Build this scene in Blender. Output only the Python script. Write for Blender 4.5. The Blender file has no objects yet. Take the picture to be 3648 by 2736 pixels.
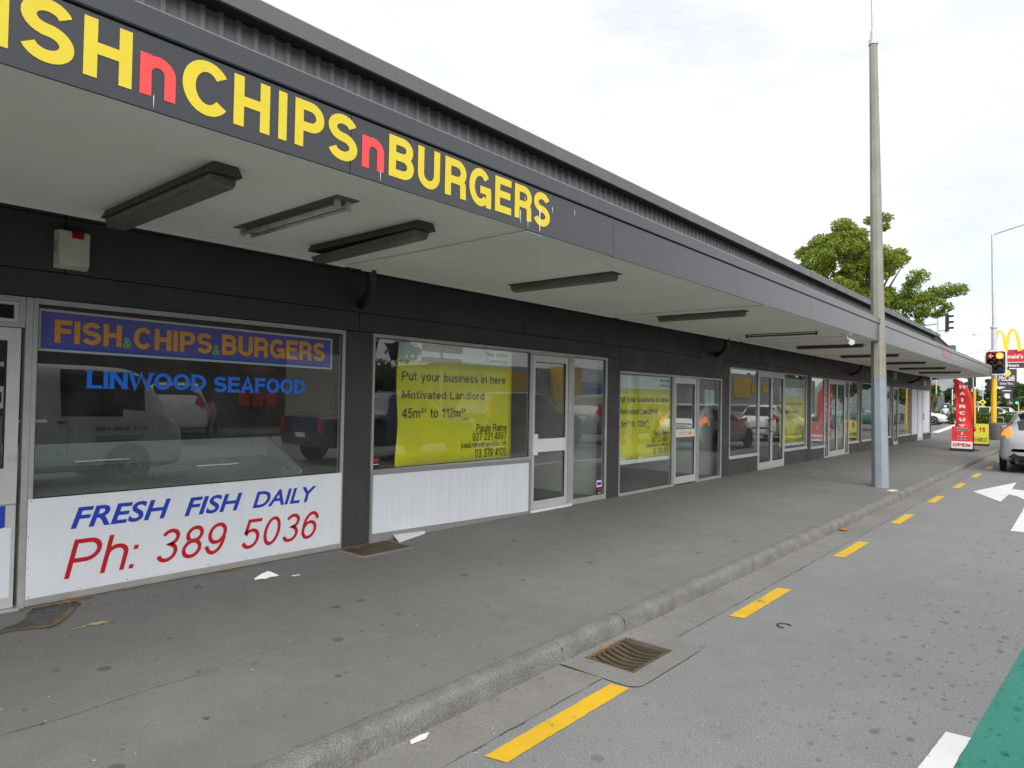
import bpy, bmesh, math, random
import numpy as np
from mathutils import Vector, Matrix

random.seed(7)
rng = np.random.default_rng(11)
SC = bpy.context.scene
COL = SC.collection
R = math.radians

# ------------------------------------------------------------------ camera
cd = bpy.data.cameras.new('camera')
cam = bpy.data.objects.new('camera', cd)
COL.objects.link(cam)
cd.sensor_width = 36.0
cd.sensor_fit = 'HORIZONTAL'
cd.lens = 23.678
cd.clip_start = 0.05
cd.clip_end = 6000
cr = Vector((0.75853994, 0.65140251, 0.01708605))
cu = Vector((0.00078899, -0.02713872, 0.99963137))
cf = Vector((-0.65162608, 0.75824683, 0.02109975))
m = Matrix((cr, cu, -cf)).transposed().to_4x4()
m.translation = Vector((5.22394, 0.0, 1.4))
cam.matrix_world = m
SC.camera = cam

# ------------------------------------------------------------------ sky, sun, exposure
SUN_EL, SUN_AZ = 36.0, 132.0          # azimuth: compass angle of the sun, 0 = +Y, 90 = +X
w = bpy.data.worlds.new('World')
SC.world = w
w.use_nodes = True
nt = w.node_tree
nt.nodes.clear()
out = nt.nodes.new('ShaderNodeOutputWorld')
sky = nt.nodes.new('ShaderNodeTexSky')
sky.sky_type = 'NISHITA'
sky.sun_disc = False
sky.sun_elevation = R(SUN_EL)
sky.sun_rotation = R(SUN_AZ)
b1 = nt.nodes.new('ShaderNodeBackground')
b1.inputs['Strength'].default_value = 0.09
nt.links.new(sky.outputs[0], b1.inputs['Color'])
b2 = nt.nodes.new('ShaderNodeBackground')
b2.inputs['Strength'].default_value = 0.385
tc = nt.nodes.new('ShaderNodeTexCoord')
mp = nt.nodes.new('ShaderNodeMapping')
mp.inputs['Scale'].default_value = (1.0, 1.0, 2.6)
mp.inputs['Location'].default_value = (3.1, 1.7, 0.4)
nt.links.new(tc.outputs['Generated'], mp.inputs['Vector'])
n1 = nt.nodes.new('ShaderNodeTexNoise')
n1.inputs['Scale'].default_value = 2.1
n1.inputs['Detail'].default_value = 7
n1.inputs['Roughness'].default_value = 0.52
nt.links.new(mp.outputs[0], n1.inputs['Vector'])
rp = nt.nodes.new('ShaderNodeValToRGB')
rp.color_ramp.elements[0].position = 0.30
rp.color_ramp.elements[0].color = (0.45, 0.45, 0.45, 1)
rp.color_ramp.elements[1].position = 0.47
rp.color_ramp.elements[1].color = (1, 1, 1, 1)
nt.links.new(n1.outputs['Fac'], rp.inputs['Fac'])
n2 = nt.nodes.new('ShaderNodeTexNoise')
n2.inputs['Scale'].default_value = 3.4
n2.inputs['Detail'].default_value = 6
nt.links.new(mp.outputs[0], n2.inputs['Vector'])
rc = nt.nodes.new('ShaderNodeValToRGB')
rc.color_ramp.elements[0].position = 0.30
rc.color_ramp.elements[0].color = (0.83, 0.87, 0.92, 1)
rc.color_ramp.elements[1].position = 0.62
rc.color_ramp.elements[1].color = (1.0, 1.0, 1.0, 1)
nt.links.new(n2.outputs['Fac'], rc.inputs['Fac'])
nt.links.new(rc.outputs['Color'], b2.inputs['Color'])
mx = nt.nodes.new('ShaderNodeMixShader')
nt.links.new(rp.outputs['Color'], mx.inputs['Fac'])
nt.links.new(b1.outputs[0], mx.inputs[1])
nt.links.new(b2.outputs[0], mx.inputs[2])
nt.links.new(mx.outputs[0], out.inputs['Surface'])

sd = bpy.data.lights.new('sun', 'SUN')
sd.energy = 1.5
sd.angle = R(65)
sd.color = (1.0, 0.97, 0.92)
sun = bpy.data.objects.new('sun', sd)
COL.objects.link(sun)
az = R(SUN_AZ)
to_sun = Vector((math.sin(az) * math.cos(R(SUN_EL)), math.cos(az) * math.cos(R(SUN_EL)), math.sin(R(SUN_EL))))
sun.rotation_euler = to_sun.to_track_quat('Z', 'Y').to_euler()
sun.location = (20, -10, 30)

vs = SC.view_settings
vs.view_transform = 'Standard'
vs.look = 'None'
vs.gamma = 1.0
vs.use_curve_mapping = False
vs.exposure = 1.47
SC.cycles.use_denoising = True
SC.cycles.max_bounces = 10
SC.cycles.diffuse_bounces = 5
SC.cycles.glossy_bounces = 4
SC.cycles.transparent_max_bounces = 16
SC.cycles.sample_clamp_indirect = 6.0

# ------------------------------------------------------------------ mesh helper
ORG = {}


class MB:
    def __init__(s):
        s.v = []
        s.f = []

    def add(s, vs_, fs_):
        b = len(s.v)
        s.v += [tuple(p) for p in vs_]
        s.f += [tuple(i + b for i in f) for f in fs_]
        return s

    def box(s, x0, x1, y0, y1, z0, z1):
        return s.add([(x0, y0, z0), (x1, y0, z0), (x1, y1, z0), (x0, y1, z0), (x0, y0, z1), (x1, y0, z1), (x1, y1, z1), (x0, y1, z1)],
                     [(3, 2, 1, 0), (4, 5, 6, 7), (0, 1, 5, 4), (1, 2, 6, 5), (2, 3, 7, 6), (3, 0, 4, 7)])

    def poly(s, pts):
        return s.add(pts, [tuple(range(len(pts)))])

    def prism(s, pts, axis, a0, a1):
        def mk(p, a):
            return (a, p[0], p[1]) if axis == 'x' else ((p[0], a, p[1]) if axis == 'y' else (p[0], p[1], a))
        n = len(pts)
        vv = [mk(p, a0) for p in pts] + [mk(p, a1) for p in pts]
        ff = [tuple(range(n))[::-1], tuple(range(n, 2 * n))]
        ff += [(i, (i + 1) % n, n + (i + 1) % n, n + i) for i in range(n)]
        return s.add(vv, ff)

    def tube(s, path, r, n=8, caps=True):
        path = [Vector(p) for p in path]
        k = len(path)
        rr = r if isinstance(r, (list, tuple)) else [r] * k
        vv, ff = [], []
        prev = None
        for i, p in enumerate(path):
            d = (path[min(i + 1, k - 1)] - path[max(i - 1, 0)]).normalized()
            a = Vector((0, 0, 1)) if abs(d.z) < 0.9 else Vector((1, 0, 0))
            if prev is None:
                u = d.cross(a).normalized()
            else:
                u = (prev - d * prev.dot(d)).normalized()
            prev = u
            t = d.cross(u)
            for j in range(n):
                q = 2 * math.pi * j / n
                vv.append(p + (u * math.cos(q) + t * math.sin(q)) * rr[i])
        for i in range(k - 1):
            for j in range(n):
                ff.append((i * n + j, i * n + (j + 1) % n, (i + 1) * n + (j + 1) % n, (i + 1) * n + j))
        if caps:
            ff.append(tuple(range(n))[::-1])
            ff.append(tuple(range((k - 1) * n, k * n)))
        return s.add(vv, ff)

    def lathe(s, prof, c, axis='z', n=20):
        vv, ff = [], []
        for (r, h) in prof:
            for j in range(n):
                q = 2 * math.pi * j / n
                a, b = r * math.cos(q), r * math.sin(q)
                if axis == 'z':
                    vv.append((c[0] + a, c[1] + b, c[2] + h))
                elif axis == 'x':
                    vv.append((c[0] + h, c[1] + a, c[2] + b))
                else:
                    vv.append((c[0] + a, c[1] + h, c[2] + b))
        k = len(prof)
        for i in range(k - 1):
            for j in range(n):
                ff.append((i * n + j, i * n + (j + 1) % n, (i + 1) * n + (j + 1) % n, (i + 1) * n + j))
        if prof[0][0] > 1e-5:
            ff.append(tuple(range(n))[::-1])
        if prof[-1][0] > 1e-5:
            ff.append(tuple(range((k - 1) * n, k * n)))
        return s.add(vv, ff)

    def frame(s, x0, x1, y0, y1, z0, z1, t, tb=None, tt=None):
        """a rectangular frame in the y-z plane, bars butted end to end"""
        tb = t if tb is None else tb
        tt = t if tt is None else tt
        s.box(x0, x1, y0, y0 + t, z0, z1)
        s.box(x0, x1, y1 - t, y1, z0, z1)
        s.box(x0, x1, y0 + t, y1 - t, z1 - tt, z1)
        s.box(x0, x1, y0 + t, y1 - t, z0, z0 + tb)
        return s

    def build(s, name, mat, parent=None, smooth=False, bevel=0.0, local=False, recalc=True):
        me = bpy.data.meshes.new(name)
        if parent is not None and not local:
            o = ORG[parent.name]
            vv = [(p[0] - o[0], p[1] - o[1], p[2] - o[2]) for p in s.v]
        else:
            vv = s.v
        me.from_pydata(vv, [], s.f)
        if recalc:
            bm = bmesh.new()
            bm.from_mesh(me)
            bmesh.ops.recalc_face_normals(bm, faces=bm.faces)
            bm.to_mesh(me)
            bm.free()
        if smooth:
            me.polygons.foreach_set('use_smooth', [True] * len(me.polygons))
        me.materials.append(mat)
        ob = bpy.data.objects.new(name, me)
        COL.objects.link(ob)
        if parent is not None:
            ob.parent = parent
            ORG[ob.name] = ORG[parent.name]
        else:
            ORG[ob.name] = (0, 0, 0)
        if smooth == 'auto':
            me.set_sharp_from_angle(angle=R(35))
        if bevel:
            bv = ob.modifiers.new('bevel', 'BEVEL')
            bv.width = bevel
            bv.segments = 2
            bv.limit_method = 'ANGLE'
        return ob


def tag(o, label=None, cat=None, group=None, kind=None):
    if label:
        o['label'] = label
    if cat:
        o['category'] = cat
    if group:
        o['group'] = group
    if kind:
        o['kind'] = kind
    return o


def thing(name, label, cat, loc=(0, 0, 0), rotz=0.0, group=None):
    o = bpy.data.objects.new(name, None)
    o.empty_display_size = 0.2
    COL.objects.link(o)
    o.location = loc
    o.rotation_euler = (0, 0, rotz)
    ORG[o.name] = tuple(loc)
    return tag(o, label, cat, group)


def structure(name, mb, mat, **k):
    return tag(mb.build(name, mat, **k), kind='structure')


def dup(ob, parent=None, dy=0.0, **loc):
    c = ob.copy()
    COL.objects.link(c)
    c.parent = parent
    ORG[c.name] = ORG[parent.name] if parent else (0, 0, 0)
    return c


# ------------------------------------------------------------------ materials
def lin(r, g, b):
    f = lambda c: c / 12.92 if c <= 0.04045 else ((c + 0.055) / 1.055) ** 2.4
    return (f(r / 255), f(g / 255), f(b / 255))


def M(name, col, rough=0.5, metal=0.0, var=0.0, vs=4.0, bump=0.0, bs=60.0, spec=0.5, coat=0.0, streak=0.0, fine=0.0, fs=200.0):
    mt = bpy.data.materials.new(name)
    mt.use_nodes = True
    t = mt.node_tree
    p = t.nodes['Principled BSDF']
    p.inputs['Base Color'].default_value = (*col, 1)
    p.inputs['Roughness'].default_value = rough
    p.inputs['Metallic'].default_value = metal
    p.inputs['Specular IOR Level'].default_value = spec
    p.inputs['Coat Weight'].default_value = coat
    tcn = t.nodes.new('ShaderNodeTexCoord')
    last = None

    def factor(scale, lo, hi, vecscale=None, detail=5):
        src = tcn.outputs['Object']
        if vecscale:
            mpn = t.nodes.new('ShaderNodeMapping')
            mpn.inputs['Scale'].default_value = vecscale
            t.links.new(src, mpn.inputs['Vector'])
            src = mpn.outputs[0]
        n = t.nodes.new('ShaderNodeTexNoise')
        n.inputs['Scale'].default_value = scale
        n.inputs['Detail'].default_value = detail
        n.inputs['Roughness'].default_value = 0.6
        t.links.new(src, n.inputs['Vector'])
        mr = t.nodes.new('ShaderNodeMapRange')
        mr.inputs['From Min'].default_value = 0.3
        mr.inputs['From Max'].default_value = 0.7
        mr.inputs['To Min'].default_value = lo
        mr.inputs['To Max'].default_value = hi
        t.links.new(n.outputs['Fac'], mr.inputs['Value'])
        return mr.outputs[0]

    def mult(prev, fac):
        mixn = t.nodes.new('ShaderNodeMix')
        mixn.data_type = 'RGBA'
        mixn.blend_type = 'MULTIPLY'
        mixn.inputs['Factor'].default_value = 1.0
        if prev is None:
            mixn.inputs['A'].default_value = (*col, 1)
        else:
            t.links.new(prev, mixn.inputs['A'])
        t.links.new(fac, mixn.inputs['B'])
        return mixn.outputs['Result']
    if var:
        last = mult(last, factor(vs, 1 - var, 1 + var))
    if streak:
        last = mult(last, factor(1.0, 1 - streak, 1.0 + streak * 0.4, (9.0, 9.0, 0.5)))
    if fine:
        last = mult(last, factor(fs, 1 - fine, 1 + fine, None, 3))
    if last is not None:
        t.links.new(last, p.inputs['Base Color'])
        if var:
            rr = factor(vs * 1.7, max(0.02, rough - 0.12), min(1, rough + 0.12))
            t.links.new(rr, p.inputs['Roughness'])
    if bump:
        n = t.nodes.new('ShaderNodeTexNoise')
        n.inputs['Scale'].default_value = bs
        n.inputs['Detail'].default_value = 4
        t.links.new(tcn.outputs['Object'], n.inputs['Vector'])
        bn = t.nodes.new('ShaderNodeBump')
        bn.inputs['Strength'].default_value = bump
        bn.inputs['Distance'].default_value = 0.01
        t.links.new(n.outputs['Fac'], bn.inputs['Height'])
        t.links.new(bn.outputs[0], p.inputs['Normal'])
    return mt


def emis(name, col, strength):
    mt = M(name, col, 0.4)
    p = mt.node_tree.nodes['Principled BSDF']
    p.inputs['Emission Color'].default_value = (*col, 1)
    p.inputs['Emission Strength'].default_value = strength
    return mt


def glass_mat(name, tint, boost=1.75, rough=0.0, dirt=0.05):
    mt = bpy.data.materials.new(name)
    mt.use_nodes = True
    t = mt.node_tree
    t.nodes.clear()
    o = t.nodes.new('ShaderNodeOutputMaterial')
    fr = t.nodes.new('ShaderNodeLayerWeight')          # Schlick reflectance, the same from both sides of the pane
    fr.inputs['Blend'].default_value = 0.5
    pw = t.nodes.new('ShaderNodeMath')
    pw.operation = 'POWER'
    pw.inputs[1].default_value = 5.0
    t.links.new(fr.outputs['Facing'], pw.inputs[0])
    mu = t.nodes.new('ShaderNodeMath')
    mu.operation = 'MULTIPLY_ADD'
    mu.use_clamp = True
    mu.inputs[1].default_value = 0.95
    mu.inputs[2].default_value = 0.075
    t.links.new(pw.outputs[0], mu.inputs[0])
    tr = t.nodes.new('ShaderNodeBsdfTransparent')
    tr.inputs['Color'].default_value = (*tint, 1)
    gl = t.nodes.new('ShaderNodeBsdfGlossy')
    gl.inputs['Roughness'].default_value = rough
    gl.inputs['Color'].default_value = (0.97, 0.98, 0.97, 1)
    tcn = t.nodes.new('ShaderNodeTexCoord')
    n = t.nodes.new('ShaderNodeTexNoise')
    n.inputs['Scale'].default_value = 0.8
    n.inputs['Detail'].default_value = 1
    t.links.new(tcn.outputs['Object'], n.inputs['Vector'])
    bn = t.nodes.new('ShaderNodeBump')
    bn.inputs['Strength'].default_value = 0.03
    bn.inputs['Distance'].default_value = 0.02
    t.links.new(n.outputs['Fac'], bn.inputs['Height'])
    t.links.new(bn.outputs[0], gl.inputs['Normal'])
    mxs = t.nodes.new('ShaderNodeMixShader')
    t.links.new(mu.outputs[0], mxs.inputs['Fac'])
    t.links.new(tr.outputs[0], mxs.inputs[1])
    t.links.new(gl.outputs[0], mxs.inputs[2])
    last = mxs.outputs[0]
    if dirt:
        df = t.nodes.new('ShaderNodeBsdfDiffuse')
        df.inputs['Color'].default_value = (0.35, 0.36, 0.35, 1)
        n2_ = t.nodes.new('ShaderNodeTexNoise')
        n2_.inputs['Scale'].default_value = 3.0
        n2_.inputs['Detail'].default_value = 6
        t.links.new(tcn.outputs['Object'], n2_.inputs['Vector'])
        mr = t.nodes.new('ShaderNodeMapRange')
        mr.inputs['From Min'].default_value = 0.35
        mr.inputs['From Max'].default_value = 0.75
        mr.inputs['To Min'].default_value = 0.0
        mr.inputs['To Max'].default_value = dirt
        t.links.new(n2_.outputs['Fac'], mr.inputs['Value'])
        m2 = t.nodes.new('ShaderNodeMixShader')
        t.links.new(mr.outputs[0], m2.inputs['Fac'])
        t.links.new(last, m2.inputs[1])
        t.links.new(df.outputs[0], m2.inputs[2])
        last = m2.outputs[0]
    t.links.new(last, o.inputs['Surface'])
    return mt


def ground_mat(name, col, spots=0.35, spot_scale=1.6, drips=0.0, speck=0.5, mott=0.12, bump=0.35, chip=170.0):
    """bitumen: fine chip, mottling, round gum spots, oil drips (all flat wear with shapes of their own)"""
    mt = bpy.data.materials.new(name)
    mt.use_nodes = True
    t = mt.node_tree
    N, L = t.nodes, t.links
    p = N['Principled BSDF']
    p.inputs['Roughness'].default_value = 0.85
    p.inputs['Specular IOR Level'].default_value = 0.25
    tcn = N.new('ShaderNodeTexCoord')
    src = tcn.outputs['Object']

    def noise(scale, detail=5, rough=0.6, vec=None):
        n = N.new('ShaderNodeTexNoise')
        n.inputs['Scale'].default_value = scale
        n.inputs['Detail'].default_value = detail
        n.inputs['Roughness'].default_value = rough
        L.new(vec or src, n.inputs['Vector'])
        return n.outputs['Fac']

    def remap(v, a, b, lo, hi, clamp=True):
        mr = N.new('ShaderNodeMapRange')
        mr.clamp = clamp
        for k_, x_ in zip(('From Min', 'From Max', 'To Min', 'To Max'), (a, b, lo, hi)):
            mr.inputs[k_].default_value = x_
        L.new(v, mr.inputs['Value'])
        return mr.outputs[0]

    def mult(prev, fac):
        mn = N.new('ShaderNodeMix')
        mn.data_type = 'RGBA'
        mn.blend_type = 'MULTIPLY'
        mn.inputs['Factor'].default_value = 1.0
        if isinstance(prev, tuple):
            mn.inputs['A'].default_value = (*prev, 1)
        else:
            L.new(prev, mn.inputs['A'])
        L.new(fac, mn.inputs['B'])
        return mn.outputs['Result']
    c = mult(col, remap(noise(0.55, 6), 0.3, 0.7, 1 - mott, 1 + mott))
    c = mult(c, remap(noise(5.0, 6), 0.3, 0.7, 1 - mott * 0.6, 1 + mott * 0.6))
    c = mult(c, remap(noise(chip, 3, 0.7), 0.25, 0.75, 1 - speck * 0.55, 1 + speck * 0.55))
    vo = N.new('ShaderNodeTexVoronoi')
    vo.inputs['Scale'].default_value = chip * 0.42
    L.new(src, vo.inputs['Vector'])
    c = mult(c, remap(vo.outputs['Distance'], 0.05, 0.16, 1 + speck * 0.9, 1.0))

    def spotlayer(c, scale, rad, dark, seed, vecscale=(1, 1, 1)):
        mpn = N.new('ShaderNodeMapping')
        mpn.inputs['Location'].default_value = (seed, seed * 1.7, 0)
        mpn.inputs['Scale'].default_value = vecscale
        L.new(src, mpn.inputs['Vector'])
        wob = N.new('ShaderNodeTexNoise')
        wob.inputs['Scale'].default_value = 22
        L.new(src, wob.inputs['Vector'])
        v2 = N.new('ShaderNodeTexVoronoi')
        v2.voronoi_dimensions = '2D'
        v2.inputs['Scale'].default_value = scale
        L.new(mpn.outputs[0], v2.inputs['Vector'])
        sep = N.new('ShaderNodeSeparateColor')
        L.new(v2.outputs['Color'], sep.inputs[0])
        rad_n = remap(sep.outputs[0], 0.35, 1.0, 0.0, rad)
        sub = N.new('ShaderNodeMath')
        sub.operation = 'SUBTRACT'
        L.new(v2.outputs['Distance'], sub.inputs[0])
        L.new(rad_n, sub.inputs[1])
        ad = N.new('ShaderNodeMath')
        ad.operation = 'MULTIPLY_ADD'
        L.new(wob.outputs['Fac'], ad.inputs[0])
        ad.inputs[1].default_value = rad * 0.5
        L.new(sub.outputs[0], ad.inputs[2])
        fac = remap(ad.outputs[0], rad * 0.16, rad * 0.34, 1 - dark, 1.0)
        return mult(c, fac)
    if spots:
        c = spotlayer(c, spot_scale, 0.075, spots, 3.3)
        c = spotlayer(c, spot_scale * 2.3, 0.075, spots * 0.8, 9.1)
    if drips:
        c2 = spotlayer(c, 6.0, 0.15, drips, 5.2, (1.0, 0.6, 1))
        c2 = spotlayer(c2, 13.0, 0.20, drips * 0.9, 1.2, (1.0, 0.7, 1))
        sp = N.new('ShaderNodeSeparateXYZ')
        L.new(src, sp.inputs[0])
        band = remap(sp.outputs['X'], 3.7, 4.4, 0.0, 1.0)
        mn = N.new('ShaderNodeMix')
        mn.data_type = 'RGBA'
        L.new(band, mn.inputs['Factor'])
        L.new(c, mn.inputs['A'])
        L.new(c2, mn.inputs['B'])
        c = mn.outputs['Result']
    L.new(c, p.inputs['Base Color'])
    bn = N.new('ShaderNodeBump')
    bn.inputs['Strength'].default_value = bump
    bn.inputs['Distance'].default_value = 0.004
    L.new(noise(chip, 3, 0.7), bn.inputs['Height'])
    L.new(bn.outputs[0], p.inputs['Normal'])
    return mt


def leaf_mat(name, c0, c1, c2=None, red=0.0):
    mt = bpy.data.materials.new(name)
    mt.use_nodes = True
    t = mt.node_tree
    N, L = t.nodes, t.links
    p = N['Principled BSDF']
    p.inputs['Roughness'].default_value = 0.55
    p.inputs['Specular IOR Level'].default_value = 0.3
    g = N.new('ShaderNodeNewGeometry')
    r = N.new('ShaderNodeValToRGB')
    e = r.color_ramp.elements
    e[0].color = (*c0, 1)
    e[1].color = (*c1, 1)
    e[1].position = 0.93
    if c2:
        k = e.new(0.995)
        k.color = (*c2, 1)
    L.new(g.outputs['Random Per Island'], r.inputs['Fac'])
    L.new(r.outputs[0], p.inputs['Base Color'])
    tl = N.new('ShaderNodeBsdfTranslucent')
    L.new(r.outputs[0], tl.inputs['Color'])
    ms = N.new('ShaderNodeMixShader')
    ms.inputs['Fac'].default_value = 0.35
    L.new(p.outputs[0], ms.inputs[1])
    L.new(tl.outputs[0], ms.inputs[2])
    L.new(ms.outputs[0], N['Material Output'].inputs['Surface'])
    return mt


K = {}
K['footpath'] = ground_mat('footpath_bitumen', (0.172, 0.171, 0.163), spots=0.38, spot_scale=1.9, speck=0.55, mott=0.11, chip=150)
K['road'] = ground_mat('road_bitumen', (0.206, 0.212, 0.211), spots=0.26, spot_scale=2.6, drips=0.36, speck=0.75, mott=0.08, chip=100)
K['farroad'] = ground_mat('far_bitumen', (0.15, 0.152, 0.15), spots=0.0, speck=0.3, mott=0.12, chip=60)
K['gutter'] = ground_mat('gutter_concrete', (0.205, 0.20, 0.188), spots=0.2, spot_scale=2.3, speck=0.55, mott=0.13, chip=110)
K['kerb'] = M('kerb_concrete', (0.166, 0.164, 0.154), 0.9, var=0.22, vs=6, bump=0.9, bs=70, fine=0.3, fs=120)
K['green'] = ground_mat('green_surfacing', (0.042, 0.215, 0.165), spots=0.45, spot_scale=2.6, drips=0.3, speck=0.5, mott=0.08, chip=130)
def worn_paint(name, col, under, amt):
    mt = M(name, col, 0.6)
    t = mt.node_tree
    N, L = t.nodes, t.links
    p = N['Principled BSDF']
    tcn = N.new('ShaderNodeTexCoord')

    def nz(scale, detail):
        n = N.new('ShaderNodeTexNoise')
        n.inputs['Scale'].default_value = scale
        n.inputs['Detail'].default_value = detail
        n.inputs['Roughness'].default_value = 0.7
        L.new(tcn.outputs['Object'], n.inputs['Vector'])
        return n.outputs['Fac']
    a = N.new('ShaderNodeMath')
    a.operation = 'MULTIPLY_ADD'
    L.new(nz(70, 4), a.inputs[0])
    a.inputs[1].default_value = 0.75
    L.new(nz(5, 4), a.inputs[2])
    r = N.new('ShaderNodeMapRange')
    r.inputs['From Min'].default_value = 1.02 - amt
    r.inputs['From Max'].default_value = 1.10 - amt
    L.new(a.outputs[0], r.inputs['Value'])
    mx_ = N.new('ShaderNodeMix')
    mx_.data_type = 'RGBA'
    L.new(r.outputs[0], mx_.inputs['Factor'])
    mx_.inputs['A'].default_value = (*col, 1)
    mx_.inputs['B'].default_value = (*under, 1)
    m2_ = N.new('ShaderNodeMix')
    m2_.data_type = 'RGBA'
    m2_.blend_type = 'MULTIPLY'
    m2_.inputs['Factor'].default_value = 1.0
    L.new(mx_.outputs['Result'], m2_.inputs['A'])
    r2 = N.new('ShaderNodeMapRange')
    r2.inputs['From Min'].default_value = 0.3
    r2.inputs['From Max'].default_value = 0.7
    r2.inputs['To Min'].default_value = 0.84
    r2.inputs['To Max'].default_value = 1.06
    L.new(nz(3.0, 6), r2.inputs['Value'])
    L.new(r2.outputs[0], m2_.inputs['B'])
    L.new(m2_.outputs['Result'], p.inputs['Base Color'])
    bn = N.new('ShaderNodeBump')
    bn.inputs['Strength'].default_value = 0.4
    bn.inputs['Distance'].default_value = 0.004
    L.new(nz(110, 3), bn.inputs['Height'])
    L.new(bn.outputs[0], p.inputs['Normal'])
    return mt


K['paint_w'] = worn_paint('white_road_paint', (0.70, 0.71, 0.72), (0.3, 0.3, 0.3), -0.02)
K['paint_y'] = worn_paint('yellow_road_paint', (0.70, 0.43, 0.018), (0.22, 0.19, 0.13), 0.0)
K['wall'] = M('charcoal_wall_paint', (0.050, 0.047, 0.049), 0.55, var=0.10, vs=2.0, bump=0.06, bs=120, streak=0.10)
K['plinth'] = M('charcoal_plinth_paint', (0.062, 0.061, 0.060), 0.65, var=0.14, vs=3.0, bump=0.1, bs=90)
K['fascia'] = M('grey_fascia_sheet', (0.034, 0.036, 0.041), 0.24, streak=0.05, spec=0.7)
K['flash'] = M('grey_flashing', (0.044, 0.047, 0.054), 0.26, streak=0.04, spec=0.7)
K['clad'] = M('grey_ribbed_cladding', (0.20, 0.205, 0.21), 0.45, var=0.06, vs=2.2, streak=0.16)
K['cap'] = M('grey_roof_barge', (0.118, 0.120, 0.122), 0.5, var=0.05, vs=2.0, streak=0.06)
K['soffit'] = M('soffit_paint', (0.80, 0.785, 0.72), 0.75, var=0.06, vs=1.1)
K['bead'] = M('white_soffit_bead', (0.72, 0.71, 0.68), 0.6)
K['dark'] = M('dark_recess', (0.02, 0.02, 0.021), 0.8)
K['alu'] = M('painted_aluminium', (0.42, 0.42, 0.41), 0.42, var=0.10, vs=5, metal=0.25, streak=0.10)
K['aluL'] = M('pale_aluminium', (0.55, 0.56, 0.56), 0.40, var=0.06, vs=5, metal=0.2)
K['gasket'] = M('black_gasket', (0.012, 0.012, 0.013), 0.6)
K['glass'] = glass_mat('shop_glass', (0.93, 0.955, 0.945))
K['white'] = M('white_board', (0.70, 0.74, 0.80), 0.42, var=0.035, vs=1.5, streak=0.05)
K['whitep'] = M('white_paint', (0.74, 0.75, 0.76), 0.5, var=0.04, vs=3)
K['greybar'] = M('mid_grey_trim', (0.25, 0.25, 0.25), 0.6, var=0.03, vs=6)
K['blue_t'] = M('blue_vinyl', lin(36, 62, 178), 0.35)
K['red_t'] = M('red_vinyl', lin(186, 24, 42), 0.35)
K['yel_t'] = M('yellow_vinyl', (0.70, 0.55, 0.03), 0.38, var=0.03, vs=4)
K['redn'] = M('faded_red_vinyl', lin(232, 74, 74), 0.45, var=0.08, vs=9)
K['purple'] = M('purple_sign_face', lin(88, 78, 190), 0.4)
K['pblue'] = M('blue_sign_band', lin(40, 80, 200), 0.4)
K['orange_t'] = M('orange_vinyl', lin(255, 172, 10), 0.4)
K['greent'] = M('green_vinyl', lin(130, 205, 90), 0.4)
K['bluew'] = M('blue_window_vinyl', lin(28, 112, 225), 0.4)
K['cream'] = M('cream_frame', (0.72, 0.74, 0.68), 0.5)
K['black_t'] = M('black_print', (0.015, 0.015, 0.014), 0.5)
K['posty'] = M('yellow_poster_print', (0.86, 0.79, 0.015), 0.45, var=0.03, vs=3)
K['postw'] = M('white_poster_print', (0.80, 0.86, 0.86), 0.45, var=0.02, vs=3)
K['steel'] = M('stainless_steel', (0.34, 0.36, 0.35), 0.36, metal=0.5, var=0.12, vs=3)
K['light_g'] = M('grimy_light_housing', (0.060, 0.050, 0.040), 0.55, var=0.22, vs=6)
K['diff'] = M('grimy_diffuser', (0.125, 0.112, 0.095), 0.35, var=0.16, vs=5)
K['tube'] = M('fluorescent_tube', (0.42, 0.42, 0.40), 0.3, var=0.2, vs=9)
K['black'] = M('black_plastic', (0.018, 0.018, 0.02), 0.45)
K['rubber'] = M('black_rubber', (0.025, 0.025, 0.026), 0.8)
K['cream_p'] = M('cream_plastic', (0.62, 0.60, 0.50), 0.45, var=0.07, vs=9)
K['redlens'] = M('red_lens', (0.35, 0.006, 0.012), 0.25)
K['pole'] = M('weathered_concrete_pole', (0.265, 0.26, 0.225), 0.85, var=0.16, vs=3, bump=0.5, bs=90, streak=0.12, fine=0.2, fs=90)
K['polep'] = M('pale_blue_grey_pole_paint', (0.245, 0.285, 0.335), 0.6, var=0.12, vs=4, bump=0.3, bs=60, streak=0.08)
K['galv'] = M('galvanised_steel', (0.50, 0.52, 0.55), 0.42, metal=0.35, var=0.08, vs=4)
K['polyel'] = M('yellow_pole_paint', (0.78, 0.43, 0.008), 0.42, var=0.06, vs=4)
K['sigbk'] = M('signal_black', (0.028, 0.027, 0.028), 0.5)
K['sigred'] = emis('lit_red_signal', (1.0, 0.085, 0.012), 5.0)
K['sigarrow'] = emis('lit_red_arrow', (1.0, 0.05, 0.03), 3.0)
K['siggrn'] = emis('lit_green_signal', (0.03, 0.8, 0.45), 2.5)
K['amberoff'] = M('amber_lens_off', (0.22, 0.09, 0.012), 0.2)
K['redoff'] = M('red_lens_off', (0.07, 0.006, 0.006), 0.2)
K['blueoff'] = M('green_lens_off', (0.012, 0.07, 0.11), 0.2)
K['flagred'] = M('red_flag_fabric', lin(222, 52, 50), 0.7, var=0.06, vs=5)
K['flagwht'] = M('white_flag_print', (0.78, 0.78, 0.78), 0.7)
K['signyel'] = M('lime_yellow_board', (0.70, 0.66, 0.055), 0.45)
K['signred'] = M('red_sign_face', lin(206, 42, 48), 0.4, var=0.03, vs=3)
K['mcyel'] = M('golden_yellow_plastic', (0.78, 0.62, 0.05), 0.35)
K['signdk'] = M('charcoal_sign_face', (0.055, 0.053, 0.055), 0.45)
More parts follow.
